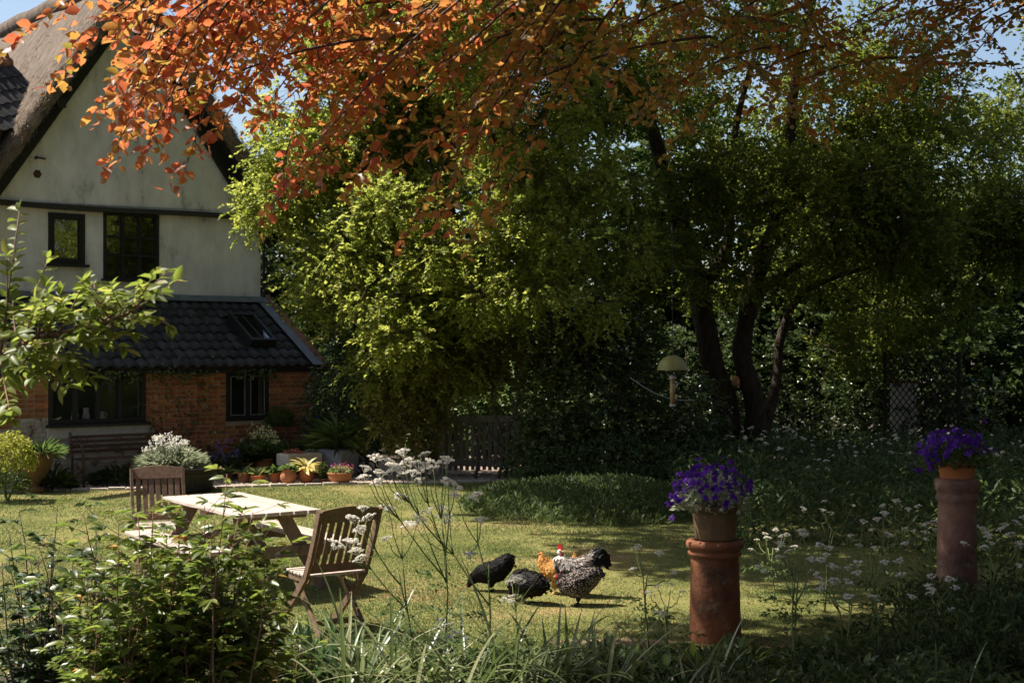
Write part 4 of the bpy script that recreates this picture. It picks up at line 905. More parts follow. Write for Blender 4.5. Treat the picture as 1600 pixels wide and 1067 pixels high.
def chair(label, loc, ang, name='garden_chair'):
    c = thing(name, label, 'chair', loc, ang, 'folding garden chairs at the picnic table')
    for s in (-1, 1):
        x = s*.245; mb = MB()
        pth = [(x, .38, 0), (x, .20, .15), (x, .01, .31), (x, -.125, .44), (x, -.215, .60), (x, -.295, .78), (x, -.36, .945)]
        for a, b in zip(pth[:-1], pth[1:]):
            a = Vector(a); b = Vector(b); mb.beam(a-(b-a)*.03, b+(b-a)*.03, .028, .052, (0, 1, 0))
        mb.build('front_leg', M['teak'], c)
        mb = MB(); mb.beam((s*.19, .19, .415), (s*.19, -.27, 0), .026, .048, (0, 1, 0)); mb.build('rear_leg', M['teak'], c, bevel=.004)
    mb = MB(); mb.beam((-.19, -.17, .10), (.19, -.17, .10), .025, .045); mb.build('stretcher', M['teak'], c, bevel=.004)
    st = MB()
    for s in (-1, 1): st.box((s*.20, .03, .412), (.026, .42, .055))
    st = st.build('seat', M['teak'], c)
    for i in range(7): plank(st, (.452, .050, .018), (0, -.13+.0605*i, .448-.008*math.sin(i/6*math.pi)), M['grey_wood'], name='slat', bev=.004)
    bk = MB()
    def bp(z): return -.125-(z-.44)*.465
    n = 9; vs = []
    for i in range(n):
        x = -.232+.464*i/(n-1); h = .945+.03*math.cos(x/.232*1.45)
        for (yo, z) in ((-.012, .855), (.012, .855), (.012, h), (-.012, h)): vs.append((x, bp(z)+yo-.0, z))
    fs = [(i*4+k, i*4+(k+1) % 4, (i+1)*4+(k+1) % 4, (i+1)*4+k) for i in range(n-1) for k in range(4)]+[(0, 1, 2, 3), (n*4-4, n*4-1, n*4-2, n*4-3)]
    bk.add(vs, fs)
    bk = bk.build('backrest', M['teak'], c)
    mb = MB(); mb.beam((-.232, bp(.50), .50), (.232, bp(.50), .50), .024, .065); mb.build('lower_rail', M['teak'], bk, bevel=.004)
    for i in range(7):
        x = -.186+.062*i; mb = MB(); mb.beam((x, bp(.53), .53), (x, bp(.87), .87), .046, .012, (0, 1, 0)); mb.build('slat', M['teak'], bk, bevel=.003)
    return c
F1 = math.atan2(.83, -.56)-math.pi/2
chair('brown slatted folding chair nearest the camera at the table end', (-1.39, 10.75, 0), F1)
F2 = math.atan2(-.94, .34)-math.pi/2
chair('brown slatted folding chair at the far left end of the table', (-3.36, 13.62, 0), F2)

# rusty bench under the wide window
bn = thing('rustic_bench', 'long rusty slatted bench under the wide lean-to window', 'bench', Mc @ Vector((3.75, .55, 0)), HR)
for z in (.43, .40):
    pass
for i in range(5): plank(bn, (1.75, .055, .016), (0, -.18+.085*i, .42), M['rustic'], name='seat_slat', bev=0)
for i in range(4): plank(bn, (1.75, .014, .045), (0, -.24-.012*i, .52+.075*i), M['rustic'], name='back_slat', bev=0)
for x in (-.85, .85):
    mb = MB(); mb.tube([(x, .22, 0), (x, .20, .42), (x, .19, .60), (x, .10, .655), (x, -.12, .66), (x, -.27, .64)], .02, 7); mb.tube([(x, -.22, 0), (x, -.20, .42), (x, -.29, .82)], .02, 7); mb.build('leg', M['rustic'], bn, smooth=True)

# ------------------------------------------------------------------ potted plants
def tuft(parent, c, r, h, n, Ln, wr, mat, up=1.0, flat=.0, name='foliage', tint=(.5, .25), shape='rhomb', curl=.25):
    """radiating leaves from a clump base c (world)"""
    a = rng.uniform(0, 2*np.pi, n); q = rng.uniform(0, 1, n)**.5
    pos = np.array(c)[None]+np.stack([np.cos(a)*q*r*.7, np.sin(a)*q*r*.7, rng.uniform(0, 1, n)*h*.75*(1-.5*q*q)], 1)
    ax = unit(np.stack([np.cos(a)*(q+.15), np.sin(a)*(q+.15), up*(1.1-q*.7)+rng.normal(0, .25, n)], 1))
    nr = unit(np.stack([-np.cos(a)*.5, -np.sin(a)*.5, np.ones(n)], 1)+rng.normal(size=(n, 3))*.35)
    L_ = Ln*rng.uniform(.7, 1.2, n)
    return cloud(name, pos, ax, nr, L_, L_*wr, np.clip(rng.normal(tint[0], tint[1], n), 0, 1), mat, parent, shape, curl=curl, kind='stuff')
def heads(parent, c, r, h, n, per, fs, mat, name='flowers', spread=.02):
    a = rng.uniform(0, 2*np.pi, n); q = rng.uniform(0, 1, n)**.5
    p = np.array(c)[None]+np.stack([np.cos(a)*q*r, np.sin(a)*q*r, h*(1-.45*q*q)+rng.normal(0, .02, n)], 1)
    p = np.repeat(p, per, 0)+rng.normal(size=(n*per, 3))*spread; d = rand_dir(n*per); d[:, 2] = np.abs(d[:, 2])
    return cloud(name, p, d, unit(rand_dir(n*per)+np.array([0, -.3, .6])), fs, fs*.8, rng.uniform(0, 1, n*per), mat, parent, kind='stuff')
def pot(parent, r0, r1, h, mat, rim=.02, n=24, bulge=0):
    pr = [(0, 0), (r0, 0)]+[(r0+(r1-r0)*t+bulge*math.sin(t*math.pi), h*.86*t) for t in np.linspace(.1, 1, 6)]
    pr += [(r1+rim*.6, h*.865), (r1+rim, h*.9), (r1+rim, h*.985), (r1+rim*.7, h), (r1-.012, h), (r1-.02, h*.9)]
    o = MB().lathe(pr, n).build('pot', mat, parent, smooth=True)
    MB().lathe([(r1-.016, h*.9), (0, h*.92)], n).build('soil', M['soil'], parent)
    return o
PG = 'pots along the gravel path'
def pp(px, by, label, r0, r1, h, mat, fol, bulge=0, rim=.015, cat='potted plant'):
    g = G(px, by); t = thing('potted_plant', label, cat, g, group=PG); pot(t, r0, r1, h, M[mat], rim, bulge=bulge); fol(t, g+Vector((0, 0, h*.92))); return t
pp(357, 752, 'smallest dark terracotta pot beside the black tub', .06, .075, .13, 'terra_dark', lambda t, c: tuft(t, c, .07, .12, 40, .11, .35, M['lf_pot']))
pp(381, 754, 'plain pale terracotta pot with a few broad leaves', .075, .10, .17, 'terra', lambda t, c: tuft(t, c, .07, .05, 12, .20, .36, M['lf_pot'], .8, tint=(.8, .2), shape='oval'))
pp(403, 755, 'low red terracotta bowl with yellow-green pointed leaves', .085, .115, .13, 'terra2', lambda t, c: tuft(t, c, .09, .07, 26, .17, .3, M['lf_pot'], 1.0, tint=(.95, .1)))
pp(428, 754, 'small terracotta pot with grey-green leaves', .075, .10, .16, 'terra', lambda t, c: tuft(t, c, .09, .06, 26, .16, .4, M['lf_pot'], .7, tint=(.4, .2)))
pp(451, 756, 'round-bellied terracotta pot with low green leaves', .075, .095, .24, 'terra', lambda t, c: tuft(t, c, .13, .08, 150, .08, .6, M['lf_pot'], .6, tint=(.5, .2)), .045)
pp(478.5, 755, 'orange terracotta urn holding a pale golden hosta', .07, .10, .235, 'terra2', lambda t, c: tuft(t, c, .12, .10, 46, .21, .42, M['lf_gold'], .75, shape='oval', curl=.5), .035)
def bowlplant(t, c):
    tuft(t, c, .22, .12, 420, .06, .5, M['lf_pot'], .7, tint=(.7, .2)); heads(t, c, .20, .13, 22, 7, .022, M['lf_pink'])
pp(531, 756, 'wide shallow terracotta bowl of pink flowers', .12, .19, .185, 'terra', bowlplant, .02)
pp(412, 744, 'larger terracotta pot behind the small pots with tall cream flowers', .12, .155, .30, 'terra', lambda t, c: (tuft(t, c, .20, .42, 260, .13, .42, M['lf_pot'], .9, tint=(.4, .2)), heads(t, c, .26, .52, 26, 9, .035, M['lf_cream'], spread=.03)))
pp(384, 745, 'dark terracotta pot in the shade with broad hosta leaves', .11, .14, .25, 'terra_dark', lambda t, c: tuft(t, c, .18, .30, 110, .20, .5, M['lf_ivy'], .9, shape='oval'))
g = G(505, 756); t = thing('potted_plant', 'small upright green conifer standing between urn and pink bowl', 'potted plant', g, group=PG)
pot(t, .05, .065, .09, M['terra_dark']); tuft(t, g+Vector((0, 0, .08)), .075, .34, 420, .05, .35, M['lf_ivy'], 1.2, tint=(.5, .2))
# stone sink
g = G(468, 748); t = thing('stone_trough', 'pale stone sink planted with coral and silver succulents', 'planter', g, HR, PG)
mb = MB(); mb.box((0, 0, .32), (.66, .36, .20)); mb.build('trough', M['stone'], t, bevel=.025)
for x in (-.2, .2): mb = MB(); mb.box((x, 0, .11), (.16, .26, .22)); mb.build('brick_support', M['clay_tile'], t, bevel=.01)
c = np.array(g)+np.array([0, 0, .41])
ux = np.array((math.cos(HR), math.sin(HR), 0))
tuft(t, c+ux*.10, .20, .07, 180, .06, .5, M['lf_red'], .6); tuft(t, c-ux*.22, .14, .06, 160, .05, .35, M['lf_silver'], .8)
# grey square planter
g = G(530, 745); t = thing('grey_planter', 'square grey planter with tall strap leaves behind the pink bowl', 'planter', g, HR+.3, PG)
mb = MB(); mb.add([(x*a, y*a, z) for z, a in ((0, .20), (.46, .25)) for x, y in ((-1, -1), (1, -1), (1, 1), (-1, 1))], [(3, 2, 1, 0), (4, 5, 6, 7), (0, 1, 5, 4), (1, 2, 6, 5), (2, 3, 7, 6), (3, 0, 4, 7)]); mb.build('planter_box', M['grey_stone'], t, bevel=.012)
tuft(t, g+Vector((0, 0, .45)), .2, .25, 130, .5, .07, M['lf_pot'], 1.6, tint=(.4, .25), curl=.5)
# black tub with grey-leaved white daisies
g = G(281, 768); t = thing('half_barrel_tub', 'black half-barrel tub of silvery foliage and white daisies', 'planter', g, 0, PG)
mb = MB(); mb.lathe([(0, 0), (.44, 0), (.50, .18), (.54, .34), (.555, .345), (.555, .37), (.52, .37), (.51, .33), (0, .33)], 30); mb.build('tub', M['tub'], t)
for z, r_ in ((.07, .472), (.27, .53)): mb = MB(); mb.lathe([(r_-.01, z-.02), (r_+.006, z-.02), (r_+.012, z+.02), (r_-.006, z+.02)], 30); mb.build('hoop', M['black'], t)
c = g+Vector((-.12, 0, .34)); tuft(t, c, .62, .34, 2600, .15, .10, M['lf_silver'], 1.1, tint=(.5, .25)); tuft(t, c, .5, .26, 900, .10, .14, M['lf_pot'], 1.0, tint=(.7, .2))
heads(t, c+Vector((-.05, 0, 0)), .36, .50, 60, 10, .03, M['lf_white'], spread=.018)
# stone urn and euphorbia at the left edge
g = G(50, 769); t = thing('stone_urn', 'weathered buff stone urn with grassy plant near left edge', 'planter', g, 0, PG)
MB().lathe([(0, 0), (.24, 0), (.24, .06), (.15, .10), (.14, .16), (.26, .34), (.31, .52), (.34, .56), (.34, .60), (.30, .60), (.28, .54), (0, .53)], 28).build('urn', M['terra_old'], t, smooth=True)
tuft(t, g+Vector((.15, 0, .54)), .28, .12, 260, .22, .06, M['lf_pot'], .9, tint=(.3, .2))
g = Vector((-6.95, 19.6, 0)); t = thing('euphorbia', 'rounded lime-yellow euphorbia at the left edge of the lawn', 'plant', g)
mb = MB()
for i in range(14): a = random.uniform(0, 6.28); limb(mb, (0, 0, 0), (math.cos(a)*.28, math.sin(a)*.28, random.uniform(.55, .85)), .01, .006, 5, .05, seed=i)
mb.build('stem', M['stem_g'], t)
q_ = 420; dd_ = rand_dir(q_); dd_[:, 2] = np.abs(dd_[:, 2])*1.25-.25; pc_ = np.repeat(np.array(g)[None]+np.array([0, 0, .55])+dd_*np.array([.38, .38, .38])*rng.uniform(.8, 1.02, (q_, 1)), 9, 0)+rng.normal(size=(q_*9, 3))*.022; cloud('bracts', pc_, unit(np.repeat(dd_, 9, 0)+rng.normal(size=(q_*9, 3))*.8), unit(np.repeat(dd_, 9, 0)+rng.normal(size=(q_*9, 3))*.5), .036, .03, rng.uniform(0, 1, q_*9), M['lf_euph'], t, kind='stuff'); tuft(t, g+Vector((0, 0, .15)), .36, .5, 500, .09, .25, M['lf_pot'], .4)
# border plants between pots and wall
def border(label, px, by, fn, cat='plant', name='border_plant'):
    g = G(px, by); t = thing(name, label, cat, g, group='plants in the border by the lean-to'); fn(t, g); return t
border('blue-grey lavender-like clump right of the white daisies', 352, 748, lambda t, g: (tuft(t, g, .3, .45, 500, .16, .12, M['lf_ivy'], 1.2), heads(t, g, .25, .6, 24, 8, .03, M['lf_blue'])))
border('broad-leaved green plant under the small lean-to window', 398, 739, lambda t, g: (tuft(t, g, .35, .6, 120, .26, .55, M['lf_pot'], .8, shape='oval', tint=(.3, .2)), heads(t, g, .3, .8, 16, 8, .035, M['lf_cream'])))
border('feathery upright plant in front of the brick corner', 436, 736, lambda t, g: (tuft(t, g+Vector((0, 0, .75)), .24, .4, 480, .14, .10, M['lf_pot'], 1.0, tint=(.6, .2)), tuft(t, g, .12, .8, 160, .12, .12, M['lf_pot'], 1.5)))
border('arching fern-like clump behind the stone sink', 455, 740, lambda t, g: tuft(t, g, .35, .55, 260, .34, .10, M['lf_pot'], 1.1, tint=(.4, .2), curl=.5))
border('deep violet irises behind the grey planter', 495, 738, lambda t, g: (tuft(t, g, .3, .5, 160, .4, .07, M['lf_ivy'], 1.6), heads(t, g, .22, .95, 16, 12, .05, M['lf_purple'], spread=.035)))
border('pale small-flowered plant left of the lean-to window', 325, 742, lambda t, g: (tuft(t, g, .3, .55, 300, .12, .25, M['lf_ivy'], 1.0), heads(t, g, .3, .75, 22, 6, .028, M['lf_cream'])))
border('low dark leafy clump under the rusty bench', 190, 756, lambda t, g: tuft(t, g, .65, .30, 700, .12, .3, M['lf_ivy'], .9))
border('low dark grassy clump beside the bench leg', 84, 766, lambda t, g: tuft(t, g, .35, .35, 300, .2, .15, M['lf_ivy'], 1.0))

# ------------------------------------------------------------------ chimney pot planters
def chimney(label, loc, r, h, mat):
    t = thing('chimney_pot', label, 'chimney pot', loc, group='chimney pots used as planters')
    pr = [(r*.98, 0), (r*.97, h*.05), (r*.93, h*.5), (r*.90, h*.80), (r*.90, h*.835), (r*1.0, h*.85), (r*1.01, h*.875), (r*.95, h*.89), (r*.95, h*.905), (r*1.05, h*.925), (r*1.09, h*.955), (r*1.06, h*.985), (r*.95, h), (r*.78, h), (r*.76, h*.9), (r*.76, 0)]
    mb = MB().lathe(pr, 44, wob=.008); mb.v = [tuple(Vector(v)*(1+.012*mnoise.noise(Vector(v)*9+Vector((r*50, 0, 0)))) if v[2] < h*.9 else Vector(v)+Vector((0, 0, -.012 if mnoise.noise(Vector(v)*14) > .42 else 0))) for v in mb.v]; mb.build('clay_shaft', M[mat], t, smooth=True)
    MB().lathe([(r*.77, h*.93), (0, h*.93)], 24).build('packing', M['soil'], t); return t
def flower_pot(label, loc, r0, r1, h, mat, fr, fh, off):
    t = thing('flower_pot', label, 'flower pot', loc, group='pots of purple flowers')
    pot(t, r0, r1, h, M[mat], .008, 30)
    c = np.array(loc)+np.array([0, 0, h])
    n = 520; a = rng.uniform(0, 6.283, n); q = rng.uniform(0, 1, n)**.5
    p = c+np.stack([np.cos(a)*q*fr*.9+off, np.sin(a)*q*fr*.9, rng.uniform(.0, 1, n)*fh*.8*(1-.6*q*q)-.05*q*(q > .75)], 1)
    cloud('leaves', p, unit(np.stack([np.cos(a)*q, np.sin(a)*q, .4+rng.normal(0, .4, n)], 1)), unit(rng.normal(size=(n, 3))*.6+np.array([0, -.2, 1])), .06, .035, rng.uniform(.2, 1, n), M['lf_silver' if r1 > .16 else 'lf_parsley'], t, kind='stuff')
    m = 135; a = rng.uniform(0, 6.283, m); q = rng.uniform(.1, 1, m)**.55
    fc = c+np.stack([np.cos(a)*q*fr*1.05+off, np.sin(a)*q*fr*1.05, fh*(1.0-.62*q**2.2)+rng.normal(0, .045, m)], 1)+rng.normal(size=(m, 3))*.022
    dn = rng.uniform(0, 1, m) < .10; fc[dn, 2] -= .16; fc[dn, 0] = c[0]+off-fr*rng.uniform(.7, 1.1, dn.sum())
    per = 14; pc = np.repeat(fc, per, 0); b = np.tile(np.linspace(0, 6.283, per, endpoint=False), m)+np.repeat(rng.uniform(0, 1, m), per)
    face = np.repeat(unit(np.stack([np.cos(a)*q*.8, np.sin(a)*q*.8-.35, np.full(m, .55)], 1)+rng.normal(size=(m, 3))*.35), per, 0)
    e1_ = unit(np.cross(face, np.array([.3, .2, 1.0]))); e2_ = np.cross(face, e1_)
    axp = e1_*np.cos(b)[:, None]+e2_*np.sin(b)[:, None]+face*.12
    cloud('flowers', pc, axp, face, rng.uniform(.018, .042, m*per), .009, np.repeat(rng.uniform(0, 1, m), per)+rng.normal(0, .18, m*per), M['lf_purple'], t, kind='stuff')
    cloud('flower_centres', np.repeat(fc, 4, 0)+rng.normal(size=(m*4, 3))*.003, rand_dir(m*4), np.repeat(unit(rng.normal(size=(m, 3))), 4, 0), .010, .010, rng.uniform(0, .3, m*4), M['lf_purple'], t, kind='stuff')
    return t
c1 = W(1117, 1000, 10.4); c1.z = 0
chimney('brown clay chimney pot standing nearest the chickens', c1, .195, .735, 'chimney')
flower_pot('mossy terracotta pot of purple flowers on the nearer chimney pot', c1+Vector((0, 0, .735)), .145, .172, .255, 'terra_old', .285, .27, -.03)
c2 = W(1495, 975, 11.0); c2.z = 0
chimney('tall pinkish clay chimney pot among cow parsley at right', c2, .16, 1.13, 'chimney_pink')
flower_pot('low terracotta pot of purple flowers on the right chimney pot', c2+Vector((0, 0, 1.115)), .12, .145, .135, 'terra2', .26, .20, -.03)

# ------------------------------------------------------------------ bird feeder and hanging bits
fp = W(1051, 578, 18.0)
fd = thing('bird_feeder', 'seed tube feeder under a mossy dome hanging from the tree', 'bird feeder', fp)
MB().lathe([(.196, 0), (.19, .04), (.165, .10), (.12, .15), (.06, .18), (.0, .19), (.0, .183), (.055, .172), (.115, .143), (.158, .096), (.184, .038), (.196, 0)], 28).build('dome_cover', M['dome'], fd, smooth=True)
MB().lathe([(0, -.43), (.034, -.43), (.034, -.10), (0, -.10)], 14).build('seed_tube', M['seed'], fd, smooth=True)
MB().lathe([(.047, -.11), (.045, -.085), (.03, -.065), (0, -.06)], 14).build('tube_cap', M['cap'], fd, smooth=True)
MB().lathe([(0, -.46), (.04, -.46), (.04, -.43), (0, -.43)], 14).build('tube_base', M['cap'], fd, smooth=True)
mb = MB(); mb.tube([(0, 0, -.07), (0, 0, .2), (.03, .3, 1.9)], .004, 5); mb.build('hanging_cord', M['black'], fd)
wl_ = thing('washing_line', 'pale blue cord sagging between the hedge and feeder', 'cord', W(1000, 600, 19))
mb = MB(); a_, b_ = W(985, 590, 19), W(1085, 625, 19.5)
mb.tube([a_.lerp(b_, t)-Vector((0, 0, .10*math.sin(t*math.pi)))-wl_.location for t in np.linspace(0, 1, 12)], .006, 5); mb.build('line', M['rope'], wl_)
bp_ = W(1150, 597, 24.0); bl = thing('wooden_bell', 'small brown wooden bell hanging beside the crooked trunk', 'hanging ornament', bp_)
MB().lathe([(0, .10), (.03, .10), (.06, .05), (.07, -.05), (.05, -.06), (0, -.05)], 12).build('bell', M['terra'], bl, smooth=True)
mb = MB(); mb.tube([(0, 0, .1), (0, .2, 1.2)], .005, 5); mb.build('cord', M['black'], bl)
#@@BIRDS
# ------------------------------------------------------------------ poultry
def colmat(name, rough=.6, spec=.3, sheen=0):
    m, n, l, b = nodes(name); at = n.new('ShaderNodeAttribute'); at.attribute_name = 'col'
    l.new(at.outputs['Color'], b.inputs['Base Color']); b.inputs['Roughness'].default_value = rough; b.inputs['Specular IOR Level'].default_value = spec
    nz = n.new('ShaderNodeTexNoise'); nz.inputs['Scale'].default_value = 90; bp = n.new('ShaderNodeBump'); bp.inputs['Strength'].default_value = .5; bp.inputs['Distance'].default_value = .006
    l.new(nz.outputs['Fac'], bp.inputs['Height']); l.new(bp.outputs[0], b.inputs['Normal']); return m
M['feather'] = colmat('plumage', .6, .12)
M['comb'] = surf('red_comb', [(.3, (.42, .012, .015)), (.7, (.62, .03, .03))], 30, .5, .3, 90)
M['beak'] = surf('horn_beak', [(.3, (.32, .2, .08)), (.7, (.5, .36, .16))], 30, .5, 0)
M['eye'] = surf('bird_eye', [(.3, (.01, .008, .005)), (.7, (.02, .015, .01))], 10, .15, 0)
def ell_loft(path, n=14):
    """path rows: x,y,z, lateral radius, other radius"""
    P = [Vector(p[:3]) for p in path]; vs = []; fs = []; m = len(P)
    for i, p in enumerate(P):
        t = (P[min(i+1, m-1)]-P[max(i-1, 0)]).normalized()
        lat = t.cross(Vector((0, 0, 1)))
        if lat.length < .05: lat = Vector((0, 1, 0))
        lat.normalize(); o = lat.cross(t)
        for k in range(n):
            a = 2*math.pi*k/n; vs.append(p+lat*math.cos(a)*path[i][3]+o*math.sin(a)*path[i][4])
    for i in range(m-1):
        for k in range(n): fs.append((i*n+k, i*n+(k+1) % n, (i+1)*n+(k+1) % n, (i+1)*n+k))
    fs += [tuple(range(n-1, -1, -1)), tuple((m-1)*n+k for k in range(n))]
    return vs, fs
def bird(label, loc, ang, body, extra, head, legs, colfn, lace=None, comb=1.0, cat='chicken', scale=.92, feather_l=.038, tail=None, name='hen', nfe=900):
    b = thing(name, label, cat, loc, ang, 'chickens feeding on the lawn'); b.scale = (scale,)*3
    mb = MB(); mb.add(*ell_loft(body))
    for e in extra: mb.add(*ell_loft(e))
    for lx, ly, hz in legs:
        mb.add(*ell_loft([(lx-.01, ly, hz, .04, .04), (lx, ly, hz*.7, .032, .034), (lx+.005, ly, hz*.4, .018, .018), (lx+.005, ly, .015, .011, .011)], 8))
        for a in (-.6, 0, .6, 3.14): mb.add(*ell_loft([(lx, ly, .014, .009, .009), (lx+.045*math.cos(a), ly+.045*math.sin(a), .008, .007, .007)], 6))
    me = mb.mesh('tmp', None); o = bpy.data.objects.new('tmp', me); COL.objects.link(o)
    r = o.modifiers.new('r', 'REMESH'); r.mode = 'VOXEL'; r.voxel_size = .009; r.use_smooth_shade = True
    sm = o.modifiers.new('s', 'SMOOTH'); sm.iterations = 4; sm.factor = .5
    dg = bpy.context.evaluated_depsgraph_get(); dg.update()
    bm_ = bpy.data.meshes.new_from_object(o.evaluated_get(dg)); bpy.data.objects.remove(o)
    bm_.name = 'body'; bm_.materials.clear(); bm_.materials.append(M['feather'])
    nv = len(bm_.vertices); co = np.empty(nv*3, np.float32); bm_.vertices.foreach_get('co', co); co = co.reshape(-1, 3)
    col = np.array([(*colfn(*p), 1) for p in co], np.float32)
    at = bm_.attributes.new('col', 'FLOAT_COLOR', 'POINT'); at.data.foreach_set('color', col.reshape(-1))
    bm_.polygons.foreach_set('use_smooth', [True]*len(bm_.polygons)); link('body', bm_, b)
    # overlapping feathers
    nrm = np.empty(nv*3, np.float32); bm_.vertices.foreach_get('normal', nrm); nrm = nrm.reshape(-1, 3)
    hx = np.array(head); cand = np.where((co[:, 2] > .085) & (np.linalg.norm(co-hx, axis=1) > .05))[0]
    idx = rng.choice(cand, min(nfe, len(cand)), replace=False)
    p = co[idx]; q = nrm[idx]; flow = unit(p-hx+rng.normal(size=p.shape)*.03); flow = unit(flow-q*np.sum(flow*q, 1)[:, None]*.92)
    axf = unit(flow+q*.16+rng.normal(size=p.shape)*.12); L_ = feather_l*rng.uniform(.7, 1.25, len(p))
    V = leaf_verts(p-axf*L_[:, None]*.35+q*.002, axf, q, L_, L_*.62, 'rhomb', .1, .12)
    fc = np.array([(*colfn(*r_), 1) for r_ in p], np.float32)*np.append(rng.uniform(.75, 1.3, (len(p), 1)).repeat(3, 1), np.ones((len(p), 1)), 1)
    if lace is not None:
        V2 = leaf_verts(p-axf*L_[:, None]*.28+q*.0045, axf, q, L_*.58, L_*.30, 'rhomb', .1, .10)
        f2 = np.array([(*lace(*r_), 1) for r_ in p], np.float32)
        V = np.concatenate([V, V2]); fc = np.concatenate([fc, f2])
    if tail:
        tp_, n_, ln_, dirv, sp, tc_ = tail
        tpv = np.array(tp_)+rng.normal(size=(n_, 3))*np.array([.02, .025, .03]); td_ = unit(np.array(dirv)+rng.normal(size=(n_, 3))*sp)
        Vt = leaf_verts(tpv, td_, unit(np.cross(td_, np.array([0, 1.0, 0]))+rng.normal(size=(n_, 3))*.6), ln_*rng.uniform(.6, 1.1, n_), .035, 'rhomb', .1, .35)
        V = np.concatenate([V, Vt]); fc = np.concatenate([fc, np.tile(np.array([(*tc_, 1)], np.float32), (n_, 1))*rng.uniform(.6, 1.4, (n_, 1)).astype(np.float32)])
    mf = rows_mesh('feathers', V, RH_T, np.zeros(len(V)), M['feather'])
    at = mf.attributes.new('col', 'FLOAT_COLOR', 'POINT'); at.data.foreach_set('color', np.repeat(np.clip(fc, 0, 1), 4, 0).astype(np.float32).reshape(-1))
    link('feathers', mf, b)
    return b
def face(b, h, fw, up, comb=1.0, wattle=1.0):
    """beak, comb, wattles and eyes at head point h, looking along fw (local)"""
    h = Vector(h); fw = Vector(fw).normalized(); up = Vector(up).normalized(); lat = fw.cross(up).normalized()
    mb = MB(); mb.tube([h+fw*.018, h+fw*.032-up*.003, h+fw*.046-up*.009], [.010, .007, .0015], 7); mb.build('beak', M['beak'], b, True)
    prof = [(-.028, .012), (-.030, .028*comb+.01), (-.020, .022*comb+.006), (-.014, .040*comb), (-.005, .024*comb), (.001, .042*comb), (.009, .022*comb), (.016, .034*comb), (.021, .014), (.022, .006)]
    mb = MB(); mb.prism([h+fw*a+up*(c+.004)-lat*.004 for a, c in prof], lat*.008); mb.build('comb', M['comb'], b)
    mb = MB()
    for s in (-1, 1):
        vs, fs = ell_loft([tuple(h+fw*.016-up*.008+lat*s*.009)+(.005, .006), tuple(h+fw*.016-up*.02*wattle+lat*s*.011)+(.010, .007), tuple(h+fw*.014-up*.038*wattle+lat*s*.011)+(.010, .006), tuple(h+fw*.012-up*.046*wattle+lat*s*.010)+(.003, .003)], 8); mb.add(vs, fs)
        vs, fs = ell_loft([tuple(h+fw*.004+lat*s*.012)+(.006, .010), tuple(h+fw*.006-up*.004+lat*s*.019)+(.010, .012), tuple(h+fw*.006-up*.004+lat*s*.0205)+(.004, .004)], 8); mb.add(vs, fs)
    mb.build('wattle', M['comb'], b, True)
    mb = MB()
    for s in (-1, 1): mb.add(*ell_loft([tuple(h+fw*.008+up*.004+lat*s*.019)+(.004, .004), tuple(h+fw*.008+up*.004+lat*s*.0235)+(.003, .003)], 6))
    mb.build('eye', M['eye'], b, True)
BLK = lambda x, y, z: (.009, .0075, .008)
# black hen pecking at the left
body1 = [(-.215, 0, .33, .012, .02), (-.185, 0, .325, .05, .055), (-.135, 0, .275, .088, .085), (-.06, 0, .205, .112, .105), (.03, 0, .175, .112, .105), (.10, 0, .165, .088, .085), (.155, 0, .135, .058, .06), (.195, 0, .095, .036, .04), (.222, 0, .060, .026, .028), (.24, 0, .042, .017, .018)]
b = bird('black hen at left of the flock pecking the grass', G(768, 924), R(180-12), body1, [[(-.18, 0, .29, .05, .04), (-.15, 0, .27, .10, .08), (-.09, 0, .25, .10, .08), (-.05, 0, .24, .05, .05)]], (.222, 0, .06), [(-.01, .045, .15), (-.01, -.045, .15)], BLK, tail=((-.165, 0, .29), 40, .055, (-.8, 0, .35), .4, (.010, .009, .010)))
face(b, (.225, 0, .058), (.75, 0, -.6), (.6, 0, .75), .45, .5)
body2 = [(-.225, 0, .17, .015, .02), (-.19, 0, .185, .05, .05), (-.12, 0, .185, .10, .10), (-.03, 0, .18, .125, .118), (.05, 0, .195, .115, .11), (.11, 0, .225, .085, .08), (.15, 0, .20, .06, .06), (.185, 0, .14, .038, .042), (.205, 0, .085, .027, .03), (.215, 0, .055, .018, .02)]
b = bird('black hen in the middle of the flock with head lowered', G(826, 943), R(180-38), body2, [[(.03, 0, .20, .05, .05), (.075, 0, .245, .10, .075), (.12, 0, .23, .085, .065), (.15, 0, .21, .04, .04)]], (.205, 0, .08), [(0, .05, .13), (0, -.05, .13)], lambda x, y, z: (.022, .013, .011) if z < .12 else (.011, .009, .009), tail=((-.165, 0, .19), 36, .06, (-1, 0, .05), .25, (.012, .010, .010)))
face(b, (.207, 0, .078), (.4, 0, -.9), (.9, 0, .4), .45, .5)
body3 = [(-.22, 0, .30, .02, .02), (-.17, 0, .28, .055, .06), (-.09, 0, .24, .10, .10), (0, 0, .22, .108, .108), (.065, 0, .24, .088, .095), (.105, 0, .285, .062, .068), (.125, 0, .335, .042, .045), (.135, 0, .372, .030, .032), (.145, 0, .392, .022, .021), (.158, 0, .392, .010, .010)]
BUFF = lambda x, y, z: (.56, .27, .075) if z > .1 else (.45, .26, .09)
b = bird('golden buff hen standing upright behind the speckled hen', G(868, 928), R(180-8), body3, [], (.14, 0, .385), [(0, .045, .16), (0, -.045, .16)], BUFF, scale=.90, tail=((-.17, 0, .29), 36, .09, (-.8, 0, .6), .25, (.4, .2, .06)))
face(b, (.14, 0, .388), (1, 0, -.1), (.1, 0, 1), .45, .5)
def silver(x, y, z):
    if x < -.16 and z > .22: return (.014, .013, .014)
    if z > .345 and x > .05: return (.66, .62, .56)
    if z > .25: return (.30, .265, .235) if math.sin(x*160+y*130) > -.2 else (.13, .105, .09)
    return (.03, .024, .022)
